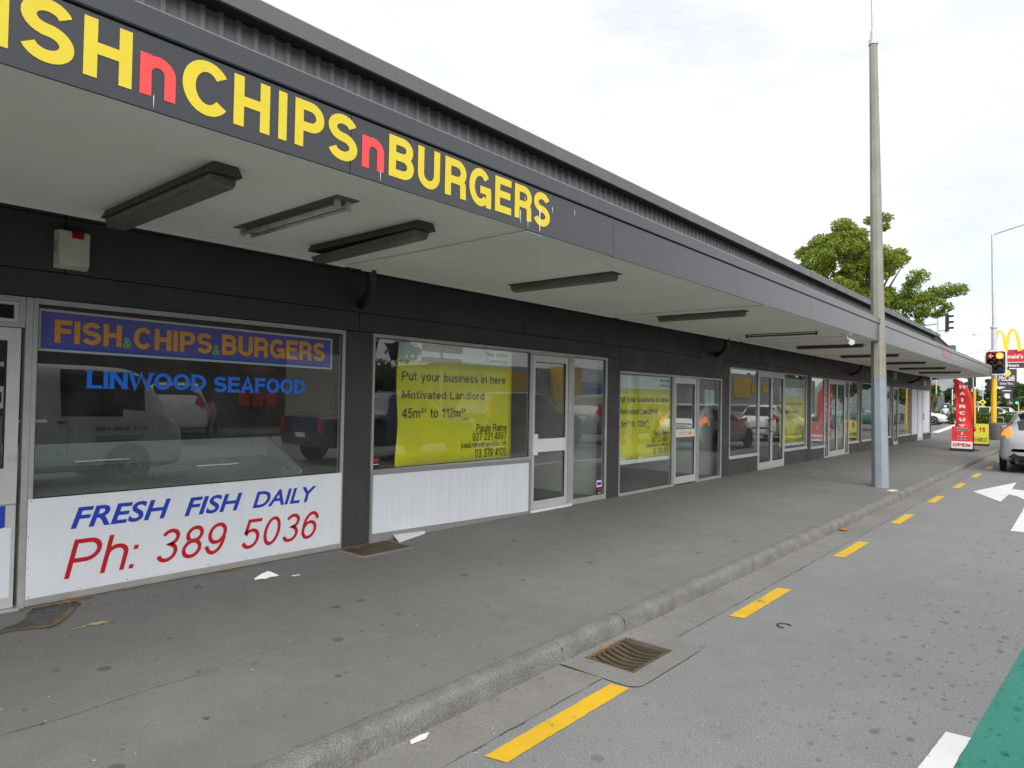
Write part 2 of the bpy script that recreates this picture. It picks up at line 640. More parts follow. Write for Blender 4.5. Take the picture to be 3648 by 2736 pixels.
K['rust'] = M('rusty_cast_iron', (0.085, 0.065, 0.042), 0.7, var=0.35, vs=7, bump=0.4, bs=60)
K['pit'] = M('dark_pit', (0.01, 0.009, 0.008), 0.9)
K['cover'] = M('grey_cover_plate', (0.16, 0.155, 0.145), 0.8, var=0.2, vs=8, bump=0.4, bs=80)
K['bark'] = M('tree_bark', (0.085, 0.065, 0.05), 0.9, var=0.25, vs=6, bump=0.6, bs=30)
K['leafA'] = leaf_mat('light_green_leaves', (0.12, 0.19, 0.018), (0.27, 0.35, 0.045), (0.50, 0.24, 0.10))
K['leafB'] = leaf_mat('mid_green_leaves', (0.030, 0.070, 0.012), (0.085, 0.150, 0.028))
K['leafC'] = leaf_mat('dark_green_leaves', (0.022, 0.050, 0.012), (0.060, 0.110, 0.025))
K['leafH'] = leaf_mat('hedge_leaves', (0.050, 0.095, 0.018), (0.13, 0.195, 0.045))
K['leafP'] = leaf_mat('palm_leaves', (0.10, 0.14, 0.03), (0.24, 0.26, 0.07))
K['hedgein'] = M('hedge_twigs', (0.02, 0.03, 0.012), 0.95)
K['drywood'] = M('brown_post', (0.16, 0.10, 0.075), 0.8, var=0.12, vs=5)
K['paper'] = M('white_paper', (0.78, 0.78, 0.77), 0.8)
K['dryleaf'] = M('dry_leaf', (0.42, 0.36, 0.17), 0.8, var=0.2, vs=60)
K['orleaf'] = M('orange_leaf', (0.36, 0.15, 0.03), 0.8, var=0.3, vs=60)
K['butt'] = M('pale_scraps', (0.62, 0.60, 0.55), 0.8, var=0.3, vs=30)
K['crack'] = M('dark_crack', (0.035, 0.034, 0.032), 0.95)
K['stain'] = M('damp_stain', (0.040, 0.036, 0.031), 0.5, var=0.25, vs=9)
K['stainb'] = M('brown_silt', (0.17, 0.125, 0.06), 0.9, var=0.35, vs=25)
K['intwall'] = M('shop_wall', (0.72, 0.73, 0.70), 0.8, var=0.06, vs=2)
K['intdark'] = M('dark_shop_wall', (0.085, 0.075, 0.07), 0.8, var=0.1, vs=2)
K['intfloor'] = M('shop_floor', (0.20, 0.21, 0.20), 0.45, var=0.1, vs=3)
K['intceil'] = M('shop_ceiling', (0.62, 0.62, 0.60), 0.9)
K['carpet'] = M('grey_carpet', (0.20, 0.21, 0.20), 0.95, var=0.12, vs=5)
K['hill'] = M('far_hill', (0.16, 0.19, 0.20), 1.0, var=0.15, vs=0.01)
K['skin'] = M('skin', (0.48, 0.30, 0.22), 0.6)
K['shirt'] = M('pale_blue_shirt', (0.42, 0.60, 0.72), 0.8)
K['trouser'] = M('dark_trousers', (0.03, 0.03, 0.045), 0.8)
K['hairw'] = M('white_hair', (0.66, 0.64, 0.60), 0.8)
K['corr'] = M('grey_corrugated_wall', (0.40, 0.41, 0.42), 0.5, var=0.05, vs=2)
K['stores'] = M('store_yellow_panel', (0.72, 0.40, 0.02), 0.45, var=0.04, vs=2)
K['bluesg'] = M('sky_blue_sign', (0.05, 0.24, 0.60), 0.45)
K['shopcream'] = M('cream_render', (0.48, 0.45, 0.40), 0.8, var=0.06, vs=1)
K['rustedge'] = M('rusty_orange_edge', (0.38, 0.18, 0.06), 0.8, var=0.3, vs=6)


# ------------------------------------------------------------------ lettering
def fit(vv, bb, x, tilt=0.0):
    """flat glyph outline (u right, v up) fitted to y0,y1,z0,z1 on a plane x that faces +X"""
    us = [p[0] for p in vv]
    ws = [p[1] for p in vv]
    u0, u1, v0, v1 = min(us), max(us), min(ws), max(ws)
    y0, y1, z0, z1 = bb
    return [(x + (p[2] if len(p) > 2 else 0.0), y0 + (p[0] - u0) / (u1 - u0) * (y1 - y0), z0 + (p[1] - v0) / (v1 - v0) * (z1 - z0)) for p in vv]


def font_glyphs(body, off=0.0, shear=0.0):
    c = bpy.data.curves.new('print', 'FONT')
    c.body = body
    c.offset = off
    c.shear = shear
    c.resolution_u = 4
    ob = bpy.data.objects.new('print', c)
    COL.objects.link(ob)
    dg = bpy.context.evaluated_depsgraph_get()
    me = bpy.data.meshes.new_from_object(ob.evaluated_get(dg))
    vv = [tuple(v.co) for v in me.vertices]
    ff = [tuple(p.vertices) for p in me.polygons]
    bpy.data.objects.remove(ob)
    bpy.data.curves.remove(c)
    bpy.data.meshes.remove(me)
    return [(p[0], p[1]) for p in vv], ff


def arc(cx, cy, rx, ry, a0, a1, n=12):
    return [(cx + rx * math.cos(R(a0 + (a1 - a0) * i / n)), cy + ry * math.sin(R(a0 + (a1 - a0) * i / n))) for i in range(n + 1)]


def strokes(ch, t):
    """even-weight sans letter as centre lines in a box w x 1"""
    w = {'I': t, 'L': .6, 'E': .66, 'F': .62, 'T': .66, 'S': .72, 'P': .70, 'n': .62, 'C': .78, 'G': .80, 'O': .80, 'W': 1.05, 'M': .9, '1': .42, '.': t,
         ':': t, "'": t, 'h': .58, ' ': .32, 'N': .74, 'K': .74, 'A': .76, 'Y': .72, 'D': .74, '$': .6, 'i': t, 'l': t, 't': .36, 'f': .36, 'r': .40, 's': .54, 'm': .94, 'w': .84, 'a': .58, 'b': .62, 'c': .56, 'd': .62, 'e': .60, 'o': .62, 'p': .62, 'u': .60, 'y': .58, 'v': .56, 'k': .56, 'g': .62, '(': .3, ')': .3, '@': 1.0, '*': .5}.get(ch, .72 if ch.isalpha() else .60)
    l, r, b, tp = t / 2, w - t / 2, t / 2, 1 - t / 2
    c = w / 2
    S = []
    if ch in 'FE':
        S = [[(l, 0), (l, 1)], [(l, tp), (w, tp)], [(l, .52), (w * .94, .52)]]
        if ch == 'E':
            S.append([(l, b), (w, b)])
    elif ch == 'I':
        S = [[(l, 0), (l, 1)]]
    elif ch == 'L':
        S = [[(l, 0), (l, 1)], [(l, b), (w, b)]]
    elif ch == 'T':
        S = [[(c, 0), (c, 1)], [(0, tp), (w, tp)]]
    elif ch == 'H':
        S = [[(l, 0), (l, 1)], [(r, 0), (r, 1)], [(l, .51), (r, .51)]]
    elif ch == 'N':
        S = [[(l, 0), (l, 1)], [(r, 0), (r, 1)], [(l, .97), (r, .03)]]
    elif ch == 'M':
        S = [[(l, 0), (l, 1)], [(r, 0), (r, 1)], [(l, .97), (c, .2), (r, .97)]]
    elif ch == 'W':
        S = [[(l * .7, 1), (w * .27, .02), (c, .92), (w * .73, .02), (w - l * .7, 1)]]
    elif ch == 'A':
        S = [[(l * .8, 0), (c, .97), (w - l * .8, 0)], [(w * .22, .3), (w * .78, .3)]]
    elif ch == 'Y':
        S = [[(l * .8, 1), (c, .42), (w - l * .8, 1)], [(c, 0), (c, .46)]]
    elif ch == 'V':
        S = [[(l * .8, 1), (c, .03), (w - l * .8, 1)]]
    elif ch == 'K':
        S = [[(l, 0), (l, 1)], [(r * .98, 1), (l + .02, .42)], [(w * .38, .58), (r, 0)]]
    elif ch in 'PRB':
        q = .45 if ch != 'B' else .52
        ry = (tp - q) / 2
        rx = min(ry * 1.05, w * .45)
        ex = r - (.03 if ch == 'B' else 0)
        S = [[(l, 0), (l, 1)], [(l, tp), (ex - rx, tp)] + arc(ex - rx, q + ry, rx, ry, 90, -90)[1:-1] + [(ex - rx, q), (l, q)]]
        if ch == 'R':
            S.append([(w * .45, q)] + arc(w * .62, q - .12, r - w * .62 - .02, .12, 90, 0, 6) + [(r - .01, 0)])
        if ch == 'B':
            ry2 = (q - b) / 2
            rx2 = min(ry2 * 1.1, w * .46)
            S.append([(l, q)] + [(r - rx2, q)] + arc(r - rx2, b + ry2, rx2, ry2, 90, -90)[1:-1] + [(r - rx2, b), (l, b)])
    elif ch == 'D':
        rx = w * .55
        S = [[(l, 0), (l, 1)], [(l, tp)] + arc(r - rx, .5, rx, tp - .5, 90, -90, 18) + [(l, b)]]
    elif ch == 'C':
        S = [arc(c, .5, r - c, tp - .5, 38, 322, 26)]
    elif ch == 'G':
        S = [arc(c, .5, r - c, tp - .5, 38, 318, 26), [(c, .45), (w, .45)], [(r + t * .08, .45), (r + t * .08, 0)]]
    elif ch in 'O0':
        S = [arc(c, .5, r - c, tp - .5, 0, 360, 30)]
    elif ch in 'S$':
        ru, rl = (tp - .51) / 2, (.51 - b) / 2
        S = [arc(c, .51 + ru, (r - c) * .95, ru, 18, 270, 18) + arc(c, b + rl, r - c, rl, 90, -162, 18)[1:]]
        if ch == '$':
            S.append([(c, -.1), (c, 1.1)])
    elif ch == 'U':
        S = [[(l, 1)] + arc(c, b + (r - c), r - c, r - c, 180, 360, 14) + [(r, 1)]]
    elif ch == 'n':
        h = .72
        rx = r - c
        S = [[(l, 0), (l, h)], arc(c, h - t / 2 - rx * .9, rx, rx * .9, 172, 0, 12) + [(r, 0)]]
    elif ch == 'h':
        h = .74
        rx = r - c
        S = [[(l, 0), (l, 1)], [(l, h * .55)] + arc(c, h - t / 2 - rx * .9, rx, rx * .9, 165, 0, 12) + [(r, 0)]]
    elif ch == '1':
        S = [[(r, 0), (r, 1)], [(r, .93), (r - .08, .80), (0, .74)]]
    elif ch == '3':
        ru, rl = (tp - .53) / 2, (.53 - b) / 2
        S = [arc(c, .53 + ru, (r - c) * .9, ru, 160, -90, 16) + arc(c, b + rl, r - c, rl, 90, -160, 18)[1:]]
    elif ch == '5':
        S = [[(w * .95, tp), (w * .2, tp), (l + .02, .52)] + arc(c - .01, .31 + b * .4, r - c + .01, .32 - b * .6, 142, -155, 22)]
    elif ch in '69':
        rl = (.62 - b) / 2
        s6 = [arc(c, b + rl, r - c, rl, 0, 360, 22), arc(c + .03, .5, r - c + .03, tp - .5, 30, 185, 16)]
        S = s6 if ch == '6' else [[(w - x_, 1 - y_) for x_, y_ in s_] for s_ in s6]
    elif ch == '8':
        ru, rl = (tp - .53) / 2, (.53 - b) / 2
        S = [arc(c, .53 + ru, (r - c) * .88, ru, 0, 360, 22), arc(c, b + rl, r - c, rl, 0, 360, 22)]
    elif ch in 'abdpqoceguyrstmfiklvw@()247*zx':
        h = .73
        ry = (h - t) / 2
        o_ = arc(c, h / 2, r - c, ry, 0, 360, 22)
        if ch == 'o':
            S = [o_]
        elif ch == 'c':
            S = [arc(c, h / 2, r - c, ry, 42, 318, 20)]
        elif ch == 'e':
            S = [arc(c, h / 2, r - c, ry, 0, 318, 22), [(l, h / 2), (r, h / 2)]]
        elif ch == 'a':
            S = [arc(c, h * .30, r - c, h * .30 - t / 2, 0, 360, 18), arc(c, h - t / 2 - ry * .62, r - c, ry * .62, 160, 0, 10) + [(r, 0)]]
        elif ch in 'bp':
            S = [o_, [(l, 0), (l, 1)] if ch == 'b' else [(l, -.27), (l, h)]]
        elif ch in 'dq':
            S = [o_, [(r, 0), (r, 1)] if ch == 'd' else [(r, -.27), (r, h)]]
        elif ch == 'g':
            S = [o_, [(r, h), (r, -.1)] + arc(c, -.1, r - c, .13, 0, -160, 10)[1:]]
        elif ch == 'u':
            S = [[(r, h), (r, 0)], [(l, h)] + arc(c, t / 2 + (r - c) * .9, r - c, (r - c) * .9, 180, 352, 12)]
        elif ch == 'y':
            S = [[(l * .8, h), (c, .03)], [(w - l * .8, h), (c - .06, -.16), (c - .16, -.24), (l, -.24)]]
        elif ch == 'v':
            S = [[(l * .8, h), (c, .02), (w - l * .8, h)]]
        elif ch == 'w':
            S = [[(l * .7, h), (w * .27, .02), (c, h * .95), (w * .73, .02), (w - l * .7, h)]]
        elif ch == 'x':
            S = [[(l * .8, h), (w - l * .8, 0)], [(l * .8, 0), (w - l * .8, h)]]
        elif ch == 'r':
            S = [[(l, 0), (l, h)], arc(w * .95, h - t / 2 - .3, w * .95 - l, .3, 178, 92, 8)]
        elif ch == 's':
            ru, rl = (h - t / 2 - h * .51) / 2, (h * .51 - b) / 2
            S = [arc(c, h * .51 + ru, (r - c) * .95, ru, 18, 270, 14) + arc(c, b + rl, r - c, rl, 90, -162, 14)[1:]]
        elif ch == 't':
            S = [[(w * .42, .95), (w * .42, .2)] + arc(w * .42 + .14, .2, .14, .2 - t / 2, 180, 285, 6)[1:], [(0, h - t / 2), (w, h - t / 2)]]
        elif ch == 'f':
            S = [[(w * .42, 0), (w * .42, .8)] + arc(w * .42 + .15, .8, .15, .2 - t / 2, 180, 80, 6)[1:], [(0, h - t / 2), (w, h - t / 2)]]
        elif ch == 'm':
            rx = (r - l) / 4
            S = [[(l, 0), (l, h)], arc(l + rx, h - t / 2 - rx, rx, rx, 172, 0, 10) + [(l + 2 * rx, 0)], arc(l + 3 * rx, h - t / 2 - rx, rx, rx, 172, 0, 10) + [(r, 0)]]
        elif ch == 'i':
            S = [[(l, 0), (l, h)], [(l, 1 - t * 1.1), (l, 1)]]
        elif ch == 'l':
            S = [[(l, 0), (l, 1)]]
        elif ch == 'k':
            S = [[(l, 0), (l, 1)], [(r, h), (l, .28)], [(w * .38, .42), (r, 0)]]
        elif ch == '2':
            rx = r - c
            S = [arc(c, tp - rx, rx, rx, 165, -30, 14) + [(l, b)], [(l, b), (w, b)]]
        elif ch == '4':
            S = [[(w * .75, 0), (w * .75, 1)], [(w * .70, .96), (l * .7, .28)], [(0, .26), (w, .26)]]
        elif ch == '7':
            S = [[(0, tp), (r, tp)], [(r, tp), (w * .35, 0)]]
        elif ch == '(':
            S = [arc(w * .9, .42, w * .7, .62, 125, 235, 8)]
        elif ch == ')':
            S = [arc(w * .1, .42, w * .7, .62, 55, -55, 8)]
        elif ch == '@':
            S = [arc(c, .4, r - c, .45, -60, 270, 24), arc(c, .4, (r - c) * .45, .2, 0, 360, 14)]
        elif ch == '*':
            S = [[(c, .1), (c, .9)], [(l, .3), (r, .7)], [(l, .7), (r, .3)]]
    elif ch == ':':
        S = [[(c, 0), (c, t)], [(c, .52), (c, .52 + t)]]
    elif ch == '.':
        S = [[(c, 0), (c, t)]]
    elif ch == "'":
        S = [[(c, .68), (c, 1)]]
    return S, w


def stroke_mesh(S, t, x0=0.0, serif=0.0, lift=0.0002):
    vv, ff = [], []
    for k, s_ in enumerate(S):
        P = [Vector(p) for p in s_]
        n = len(P)
        closed = (P[0] - P[-1]).length < 1e-4
        d = [(P[min(i + 1, n - 1)] - P[max(i - 1, 0)]) for i in range(n)]
        if closed:
            d[0] = d[-1] = P[1] - P[-2]
        base = len(vv)
        for i in range(n):
            q = d[i].normalized()
            nrm = Vector((-q.y, q.x))
            a = (P[i] - P[i - 1]).normalized() if i > 0 else q
            cosh = max(0.55, abs(q.dot(a)))
            hw = t / 2 / cosh
            vv.append((P[i].x + nrm.x * hw + x0, P[i].y + nrm.y * hw, k * lift))
            vv.append((P[i].x - nrm.x * hw + x0, P[i].y - nrm.y * hw, k * lift))
        for i in range(n - 1):
            ff.append((base + 2 * i, base + 2 * i + 1, base + 2 * i + 3, base + 2 * i + 2))
    if serif:
        for s_ in S:
            for (px, py) in (s_[0], s_[-1]):
                if py in (0, 1):
                    b = len(vv)
                    hh = t * .32
                    yy = (0, hh) if py == 0 else (1 - hh, 1)
                    k += 1
                    vv += [(px - t * serif + x0, yy[0], k * lift), (px + t * serif + x0, yy[0], k * lift), (px + t * serif + x0, yy[1], k * lift), (px - t * serif + x0, yy[1], k * lift)]
                    ff.append((b, b + 1, b + 2, b + 3))
    return vv, ff


def letters(body, t=0.2, gap=0.12, shear=0.0, serif=0.0):
    vv, ff, x = [], [], 0.0
    for ch in body:
        sup = ch in '²*'
        S, w_ = strokes('2' if ch == '²' else ch, t * 1.6 if sup else t)
        if sup:
            S = [[(q[0] * .52, q[1] * .5 + .55) for q in s_] for s_ in S]
            w_ *= .52
        if S:
            a, b = stroke_mesh(S, t * .8 if sup else t, x, serif)
            o = len(vv)
            vv += a
            ff += [tuple(i + o for i in f) for f in b]
        x += w_ + gap
    if shear:
        vv = [(p[0] + shear * p[1], p[1], p[2]) for p in vv]
    return vv, ff


def put(name, g, bb, x, mat, parent, tilt=0.0, mapf=None):
    vv, ff = g
    P = fit(vv, bb, x)
    if tilt:
        P = [(p[0], p[1], p[2] + tilt * (p[1] - bb[0])) for p in P]
    if mapf:
        P = [mapf(p) for p in P]
    return MB().add(P, ff).build(name, mat, parent, recalc=False)

# ================================================================== SETTING
ZR = -0.140                                         # road surface


def zf(x):
    return -0.004 - 0.0115 * max(0.0, x)            # footpath falls towards the kerb


def sheet(rects, z):
    b = MB()
    for (x0, x1, y0, y1) in rects:
        b.poly([(x0, y0, z), (x1, y0, z), (x1, y1, z), (x0, y1, z)])
    return b


# ground out to the horizon, well below the road
structure('ground', sheet([(-2500, 2500, -2500, 3500)], -0.9), K['farroad'])
# road, with a notch at the drain
RX0 = 3.172
nx0, nx1, ny0, ny1 = RX0, 3.395, 3.19, 4.03
road = structure('road', sheet([(nx1, 21.0, -60, 39.0), (RX0, nx1, -60, ny0), (RX0, nx1, ny1, 39.0)], ZR), K['road'])
structure('side_road', sheet([(-160, 60, 39.0, 78), (3.172, 21, 78, 300)], ZR), K['farroad'])
structure('car_park', sheet([(21.0, 140, -60, 39.0), (-160, 3.172, 78, 300), (21, 140, 78, 300)], ZR + 0.004), K['farroad'])

# footpath
fp = MB()
xs = [-0.14, 0.0, 0.6, 1.4, 2.1, 2.775]
ys = [-30] + [i * 1.5 for i in range(-2, 23)] + [34.6]
idx = {}
for i, x in enumerate(xs):
    for j, y in enumerate(ys):
        idx[i, j] = len(fp.v)
        fp.v.append((x, y, zf(x)))
for i in range(len(xs) - 1):
    for j in range(len(ys) - 1):
        fp.f.append((idx[i, j], idx[i + 1, j], idx[i + 1, j + 1], idx[i, j + 1]))
footpath = structure('footpath', fp, K['footpath'])
# corner of the footpath where the kerb turns into the side street
cp = MB()
cpts = [(-40, 34.6), (2.775, 34.6)] + [(2.775 - 3.4 + 3.4 * math.cos(R(a)), 35.2 + 3.2 * math.sin(R(a))) for a in range(0, 91, 10)] + [(-40, 38.4)]
cp.prism(cpts, 'z', -0.3, zf(2.775))
structure('footpath_corner', cp, K['footpath'])
ck = MB()
ring = [(2.775, 34.6)] + [(2.775 - 3.4 + 3.4 * math.cos(R(a)), 35.2 + 3.2 * math.sin(R(a))) for a in range(0, 91, 10)] + [(-40, 38.4)]
for (a, b) in zip(ring[:-1], ring[1:]):
    d = Vector((b[0] - a[0], b[1] - a[1], 0)).normalized()
    nn = Vector((d.y, -d.x, 0)) * 0.12
    z = zf(2.775) + 0.003
    ck.add([(a[0], a[1], z), (b[0], b[1], z), (b[0] + nn.x, b[1] + nn.y, z - 0.012), (a[0] + nn.x, a[1] + nn.y, z - 0.012),
            (b[0] + nn.x * 1.1, b[1] + nn.y * 1.1, ZR - .1), (a[0] + nn.x * 1.1, a[1] + nn.y * 1.1, ZR - .1)], [(0, 1, 2, 3), (3, 2, 4, 5)])
structure('corner_kerb', ck, K['kerb'])

# kerb: cast lengths with joints, worn and uneven
kerb = bpy.data.objects.new('kerb', None)
COL.objects.link(kerb)
ORG['kerb'] = (0, 0, 0)
kerb['kind'] = 'structure'
prof = [(2.772, -0.0375), (2.782, -0.034), (2.80, -0.034), (2.825, -0.036), (2.848, -0.041), (2.864, -0.051), (2.873, -0.066), (2.878, -0.085), (2.883, -0.105), (2.887, -0.125), (2.892, -0.20)]
joints = [-20, -12, -5.0, -1.9, 0.95, 3.23, 3.93, 6.75, 9.6, 12.5, 15.4, 18.3, 21.2, 24.1, 27.0, 30.0, 32.4, 34.6]
for j0, j1 in zip(joints[:-1], joints[1:]):
    near = (j0 > -3 and j0 < 9)
    st = 0.035 if near else 0.25
    n = max(2, int((j1 - j0 - 0.014) / st))
    b = MB()
    ph = random.random() * 9
    for i in range(n + 1):
        y = j0 + 0.003 + (j1 - j0 - 0.006) * i / n
        end = min(i, n - i)
        for k, (x, z) in enumerate(prof):
            a = 0.0
            if 2 < k < len(prof) - 1:
                a = 0.0035 * math.sin(y * 2.1 + ph) + 0.0025 * math.sin(y * 7.3 + ph * 2) + (random.uniform(-.0035, .0035) if near else 0)
                if end == 0:
                    a -= 0.004
            dz = (random.uniform(-.0015, .0015) if near else 0) - (0.002 if end == 0 else 0) if 0 < k < 7 else 0
            b.v.append((x + a, y, z + dz))
    m_ = len(prof)
    for i in range(n):
        for k in range(m_ - 1):
            b.f.append((i * m_ + k, i * m_ + k + 1, (i + 1) * m_ + k + 1, (i + 1) * m_ + k))
    b.f.append(tuple(range(m_)))
    b.f.append(tuple(range(n * m_, (n + 1) * m_))[::-1])
    b.build('kerb_stone', K['kerb'], kerb, smooth='auto')
kj = MB()
for j in joints[1:-1]:
    kj.box(2.775, 2.872, j - 0.003, j + 0.003, -0.2, -0.062)
kj.build('joint_filler', K['crack'], kerb)

# gutter channel beside the kerb, open where the grate lies
gx0, gx1 = 2.884, 3.182
gu = MB()


def gut(y0, y1, x0=gx0, x1=gx1):
    n = 5
    gz = lambda x: ZR - 0.004 + 0.008 * ((x - gx0) / (gx1 - gx0))
    for i in range(n):
        a, b_ = x0 + (x1 - x0) * i / n, x0 + (x1 - x0) * (i + 1) / n
        gu.add([(a, y0, gz(a)), (b_, y0, gz(b_)), (b_, y1, gz(b_)), (a, y1, gz(a))], [(0, 1, 2, 3)])


gut(-30, ny0)
gut(ny1, 34.6)
structure('gutter', gu, K['gutter'])
# ragged seam between gutter and road
sm = MB()
y = -6.0
px = 3.184
while y < 34:
    y2 = y + random.uniform(0.04, 0.13)
    nxp = 3.182 + random.uniform(-0.006, 0.008)
    if not (ny0 - .12 < y < ny1) and random.random() < 0.6:
        wd = random.uniform(0.0015, 0.0045)
        sm.add([(px, y, ZR + 0.0055), (px + wd, y, ZR + 0.0055), (nxp + wd, y2, ZR + 0.0055), (nxp, y2, ZR + 0.0055)], [(0, 1, 2, 3)])
    px = nxp
    y = y2
tag(sm.build('seam_crack', K['crack'], road), None, None)

# drain: concrete surround (part of the gutter) and the cast grate
hx0, hx1, hy0, hy1 = 2.935, 3.272, 3.365, 3.835
su = MB()
rr = 0.09
outer = [(gx0, ny0), (nx1 - rr, ny0)] + [(nx1 - rr + rr * math.sin(R(a)), ny0 + rr - rr * math.cos(R(a))) for a in range(15, 91, 15)] + \
        [(nx1 - rr + rr * math.cos(R(a)), ny1 - rr + rr * math.sin(R(a))) for a in range(0, 91, 15)] + [(gx0, ny1)]
zs = ZR + 0.0048
# ring between the outer outline and the hole, as four aprons
su.poly([(gx0, ny0, zs)] + [(x, y, zs) for x, y in outer[1:8]] + [(nx1, hy0, zs), (hx0, hy0, zs), (gx0, hy0, zs)])
su.poly([(gx0, hy0, zs), (hx0, hy0, zs), (hx0, hy1, zs), (gx0, hy1, zs)])
su.poly([(hx1, hy0, zs), (nx1, hy0, zs), (nx1, hy1, zs), (hx1, hy1, zs)])
su.poly([(gx0, hy1, zs), (hx0, hy1, zs), (nx1, hy1, zs)] + [(x, y, zs) for x, y in outer[8:-1]] + [(gx0, ny1, zs)])
su.box(hx0 - 0.004, hx0, hy0, hy1, -0.6, zs - .001)
su.box(hx1, hx1 + 0.004, hy0, hy1, -0.6, zs - .001)
su.box(hx0, hx1, hy0 - 0.004, hy0, -0.6, zs - .001)
su.box(hx0, hx1, hy1, hy1 + 0.004, -0.6, zs - .001)
structure('drain_surround', su, K['gutter'])
fill = sheet([(nx1 - 0.1, nx1 + .01, ny0 - .01, ny0 + .1), (nx1 - 0.1, nx1 + .01, ny1 - .1, ny1 + .01)], ZR - 0.003)
structure('drain_bedding', fill, K['road'])
dg_ = thing('drain_grate', 'rusty iron drain grate with curved bars set in the gutter', 'drain', (3.1, 3.6, ZR))
gz = ZR + 0.002
fr = MB()
fr.box(hx0 + .003, hx0 + .028, hy0 + .003, hy1 - .003, gz - .05, gz)
fr.box(hx1 - .026, hx1 - .003, hy0 + .003, hy1 - .003, gz - .05, gz + .003)
fr.box(hx0 + .028, hx1 - .026, hy0 + .003, hy0 + .026, gz - .05, gz)
fr.box(hx0 + .028, hx1 - .026, hy1 - .060, hy1 - .003, gz - .05, gz)
fr.build('grate_frame', K['rust'], dg_, bevel=.002)
for i in range(7):
    yb = hy0 + .050 + i * .0545
    b = MB()
    n = 8
    pts = []
    for k in range(n + 1):
        u = k / n
        x = hx0 + .028 + (hx1 - .054 - hx0) * u
        dip = -0.020 * math.sin(u * math.pi * .9)
        yy = yb - 0.018 * math.sin(u * math.pi)
        pts.append((x, yy, gz + dip - .002))
    for (p, q) in zip(pts[:-1], pts[1:]):
        b.add([(p[0], p[1] - .013, p[2]), (p[0], p[1] + .013, p[2]), (q[0], q[1] + .013, q[2]), (q[0], q[1] - .013, q[2]),
               (p[0], p[1] - .010, p[2] - .03), (p[0], p[1] + .010, p[2] - .03), (q[0], q[1] + .010, q[2] - .03), (q[0], q[1] - .010, q[2] - .03)],
              [(0, 1, 2, 3), (0, 3, 7, 4), (1, 5, 6, 2)])
    b.build('grate_bar', K['rust'], dg_)
MB().poly([(hx0, hy0, -0.42), (hx1, hy0, -0.42), (hx1, hy1, -0.42), (hx0, hy1, -0.42)]).build('sump', K['pit'], dg_)

# painted road markings: sheets 4 mm above the road
zp = ZR + 0.004


def paint(name, pts, mat, z=zp, rag=0.0):
    P = []
    for (a, b) in zip(pts, pts[1:] + pts[:1]):
        a, b = Vector(a), Vector(b)
        n = max(1, int((b - a).length / 0.04)) if rag else 1
        for i in range(n):
            q = a.lerp(b, i / n)
            P.append((q.x + random.uniform(-rag, rag), q.y + random.uniform(-rag, rag), z))
    return MB().poly(P).build(name, mat, road)


for k in range(13):
    y0 = 2.168 + 2.571 * k
    if k == 0:
        y1 = y0 + 1.0
    else:
        y1 = y0 + 0.998
    paint('yellow_dash', [(3.25, y0 - .01), (3.355, y0 + .012), (3.355, y1 + .012), (3.25, y1 - .01)], K['paint_y'], rag=0.0025 if k < 3 else 0.0)
for k in range(1, 4):
    y0 = 2.168 - 2.571 * k
    paint('yellow_dash', [(3.25, y0), (3.355, y0), (3.355, y0 + 1), (3.25, y0 + 1)], K['paint_y'])
paint('turn_arrow', [(3.612, 14.68), (4.117, 13.45), (4.136, 14.68), (4.26, 14.5), (4.383, 14.085), (4.44, 13.3), (4.46, 12.4), (4.47, 10.4), (4.64, 10.4), (4.66, 12.4),
                     (4.64, 13.6), (4.56, 14.6), (4.44, 15.25), (4.293, 15.59), (4.104, 15.67), (4.082, 17.14)], K['paint_w'])
paint('green_lane', [(4.50, -6), (4.72, 2.3), (4.80, 3.77), (4.90, 5.43), (5.05, 8.5), (6.2, 8.5), (6.2, -6)], K['green'], z=ZR + 0.004)
paint('lane_line', [(4.706, 3.775), (4.805, 3.785), (4.705, 2.36), (4.59, 2.35)], K['paint_w'], z=ZR + 0.008, rag=0.002)
paint('lane_line', [(4.44, .7), (4.55, .7), (4.44, -.8), (4.33, -.8)], K['paint_w'], z=ZR + 0.008)
for k in range(8):
    paint('lane_line', [(6.3, 12 + k * 3.4), (6.42, 12 + k * 3.4), (6.42, 13.6 + k * 3.4), (6.3, 13.6 + k * 3.4)], K['paint_w'])
paint('stop_line', [(3.3, 33.6), (6.3, 33.6), (6.3, 33.9), (3.3, 33.9)], K['paint_w'])
for (a, b) in (((-1.62, 44.5), (-3.32, 66)),):
    paint('edge_line', [(a[0], a[1]), (a[0] + .35, a[1]), (b[0] + .5, b[1]), (b[0], b[1])], K['paint_w'])
paint('island_edge', [(-9, 62.6), (-3.3, 63.4), (-3.0, 62.8), (-3.4, 61.9), (-9, 61.2)], K['paint_w'])
# parking marks on the far side of the road (seen only in the shop glass)
for k in range(6):
    paint('lane_line', [(10.2, -4 + 8 * k), (10.32, -4 + 8 * k), (10.32, -1 + 8 * k), (10.2, -1 + 8 * k)], K['paint_w'])
structure('opposite_footpath', MB().box(17.2, 21.0, -40, 36, -.4, 0.0), K['footpath'])

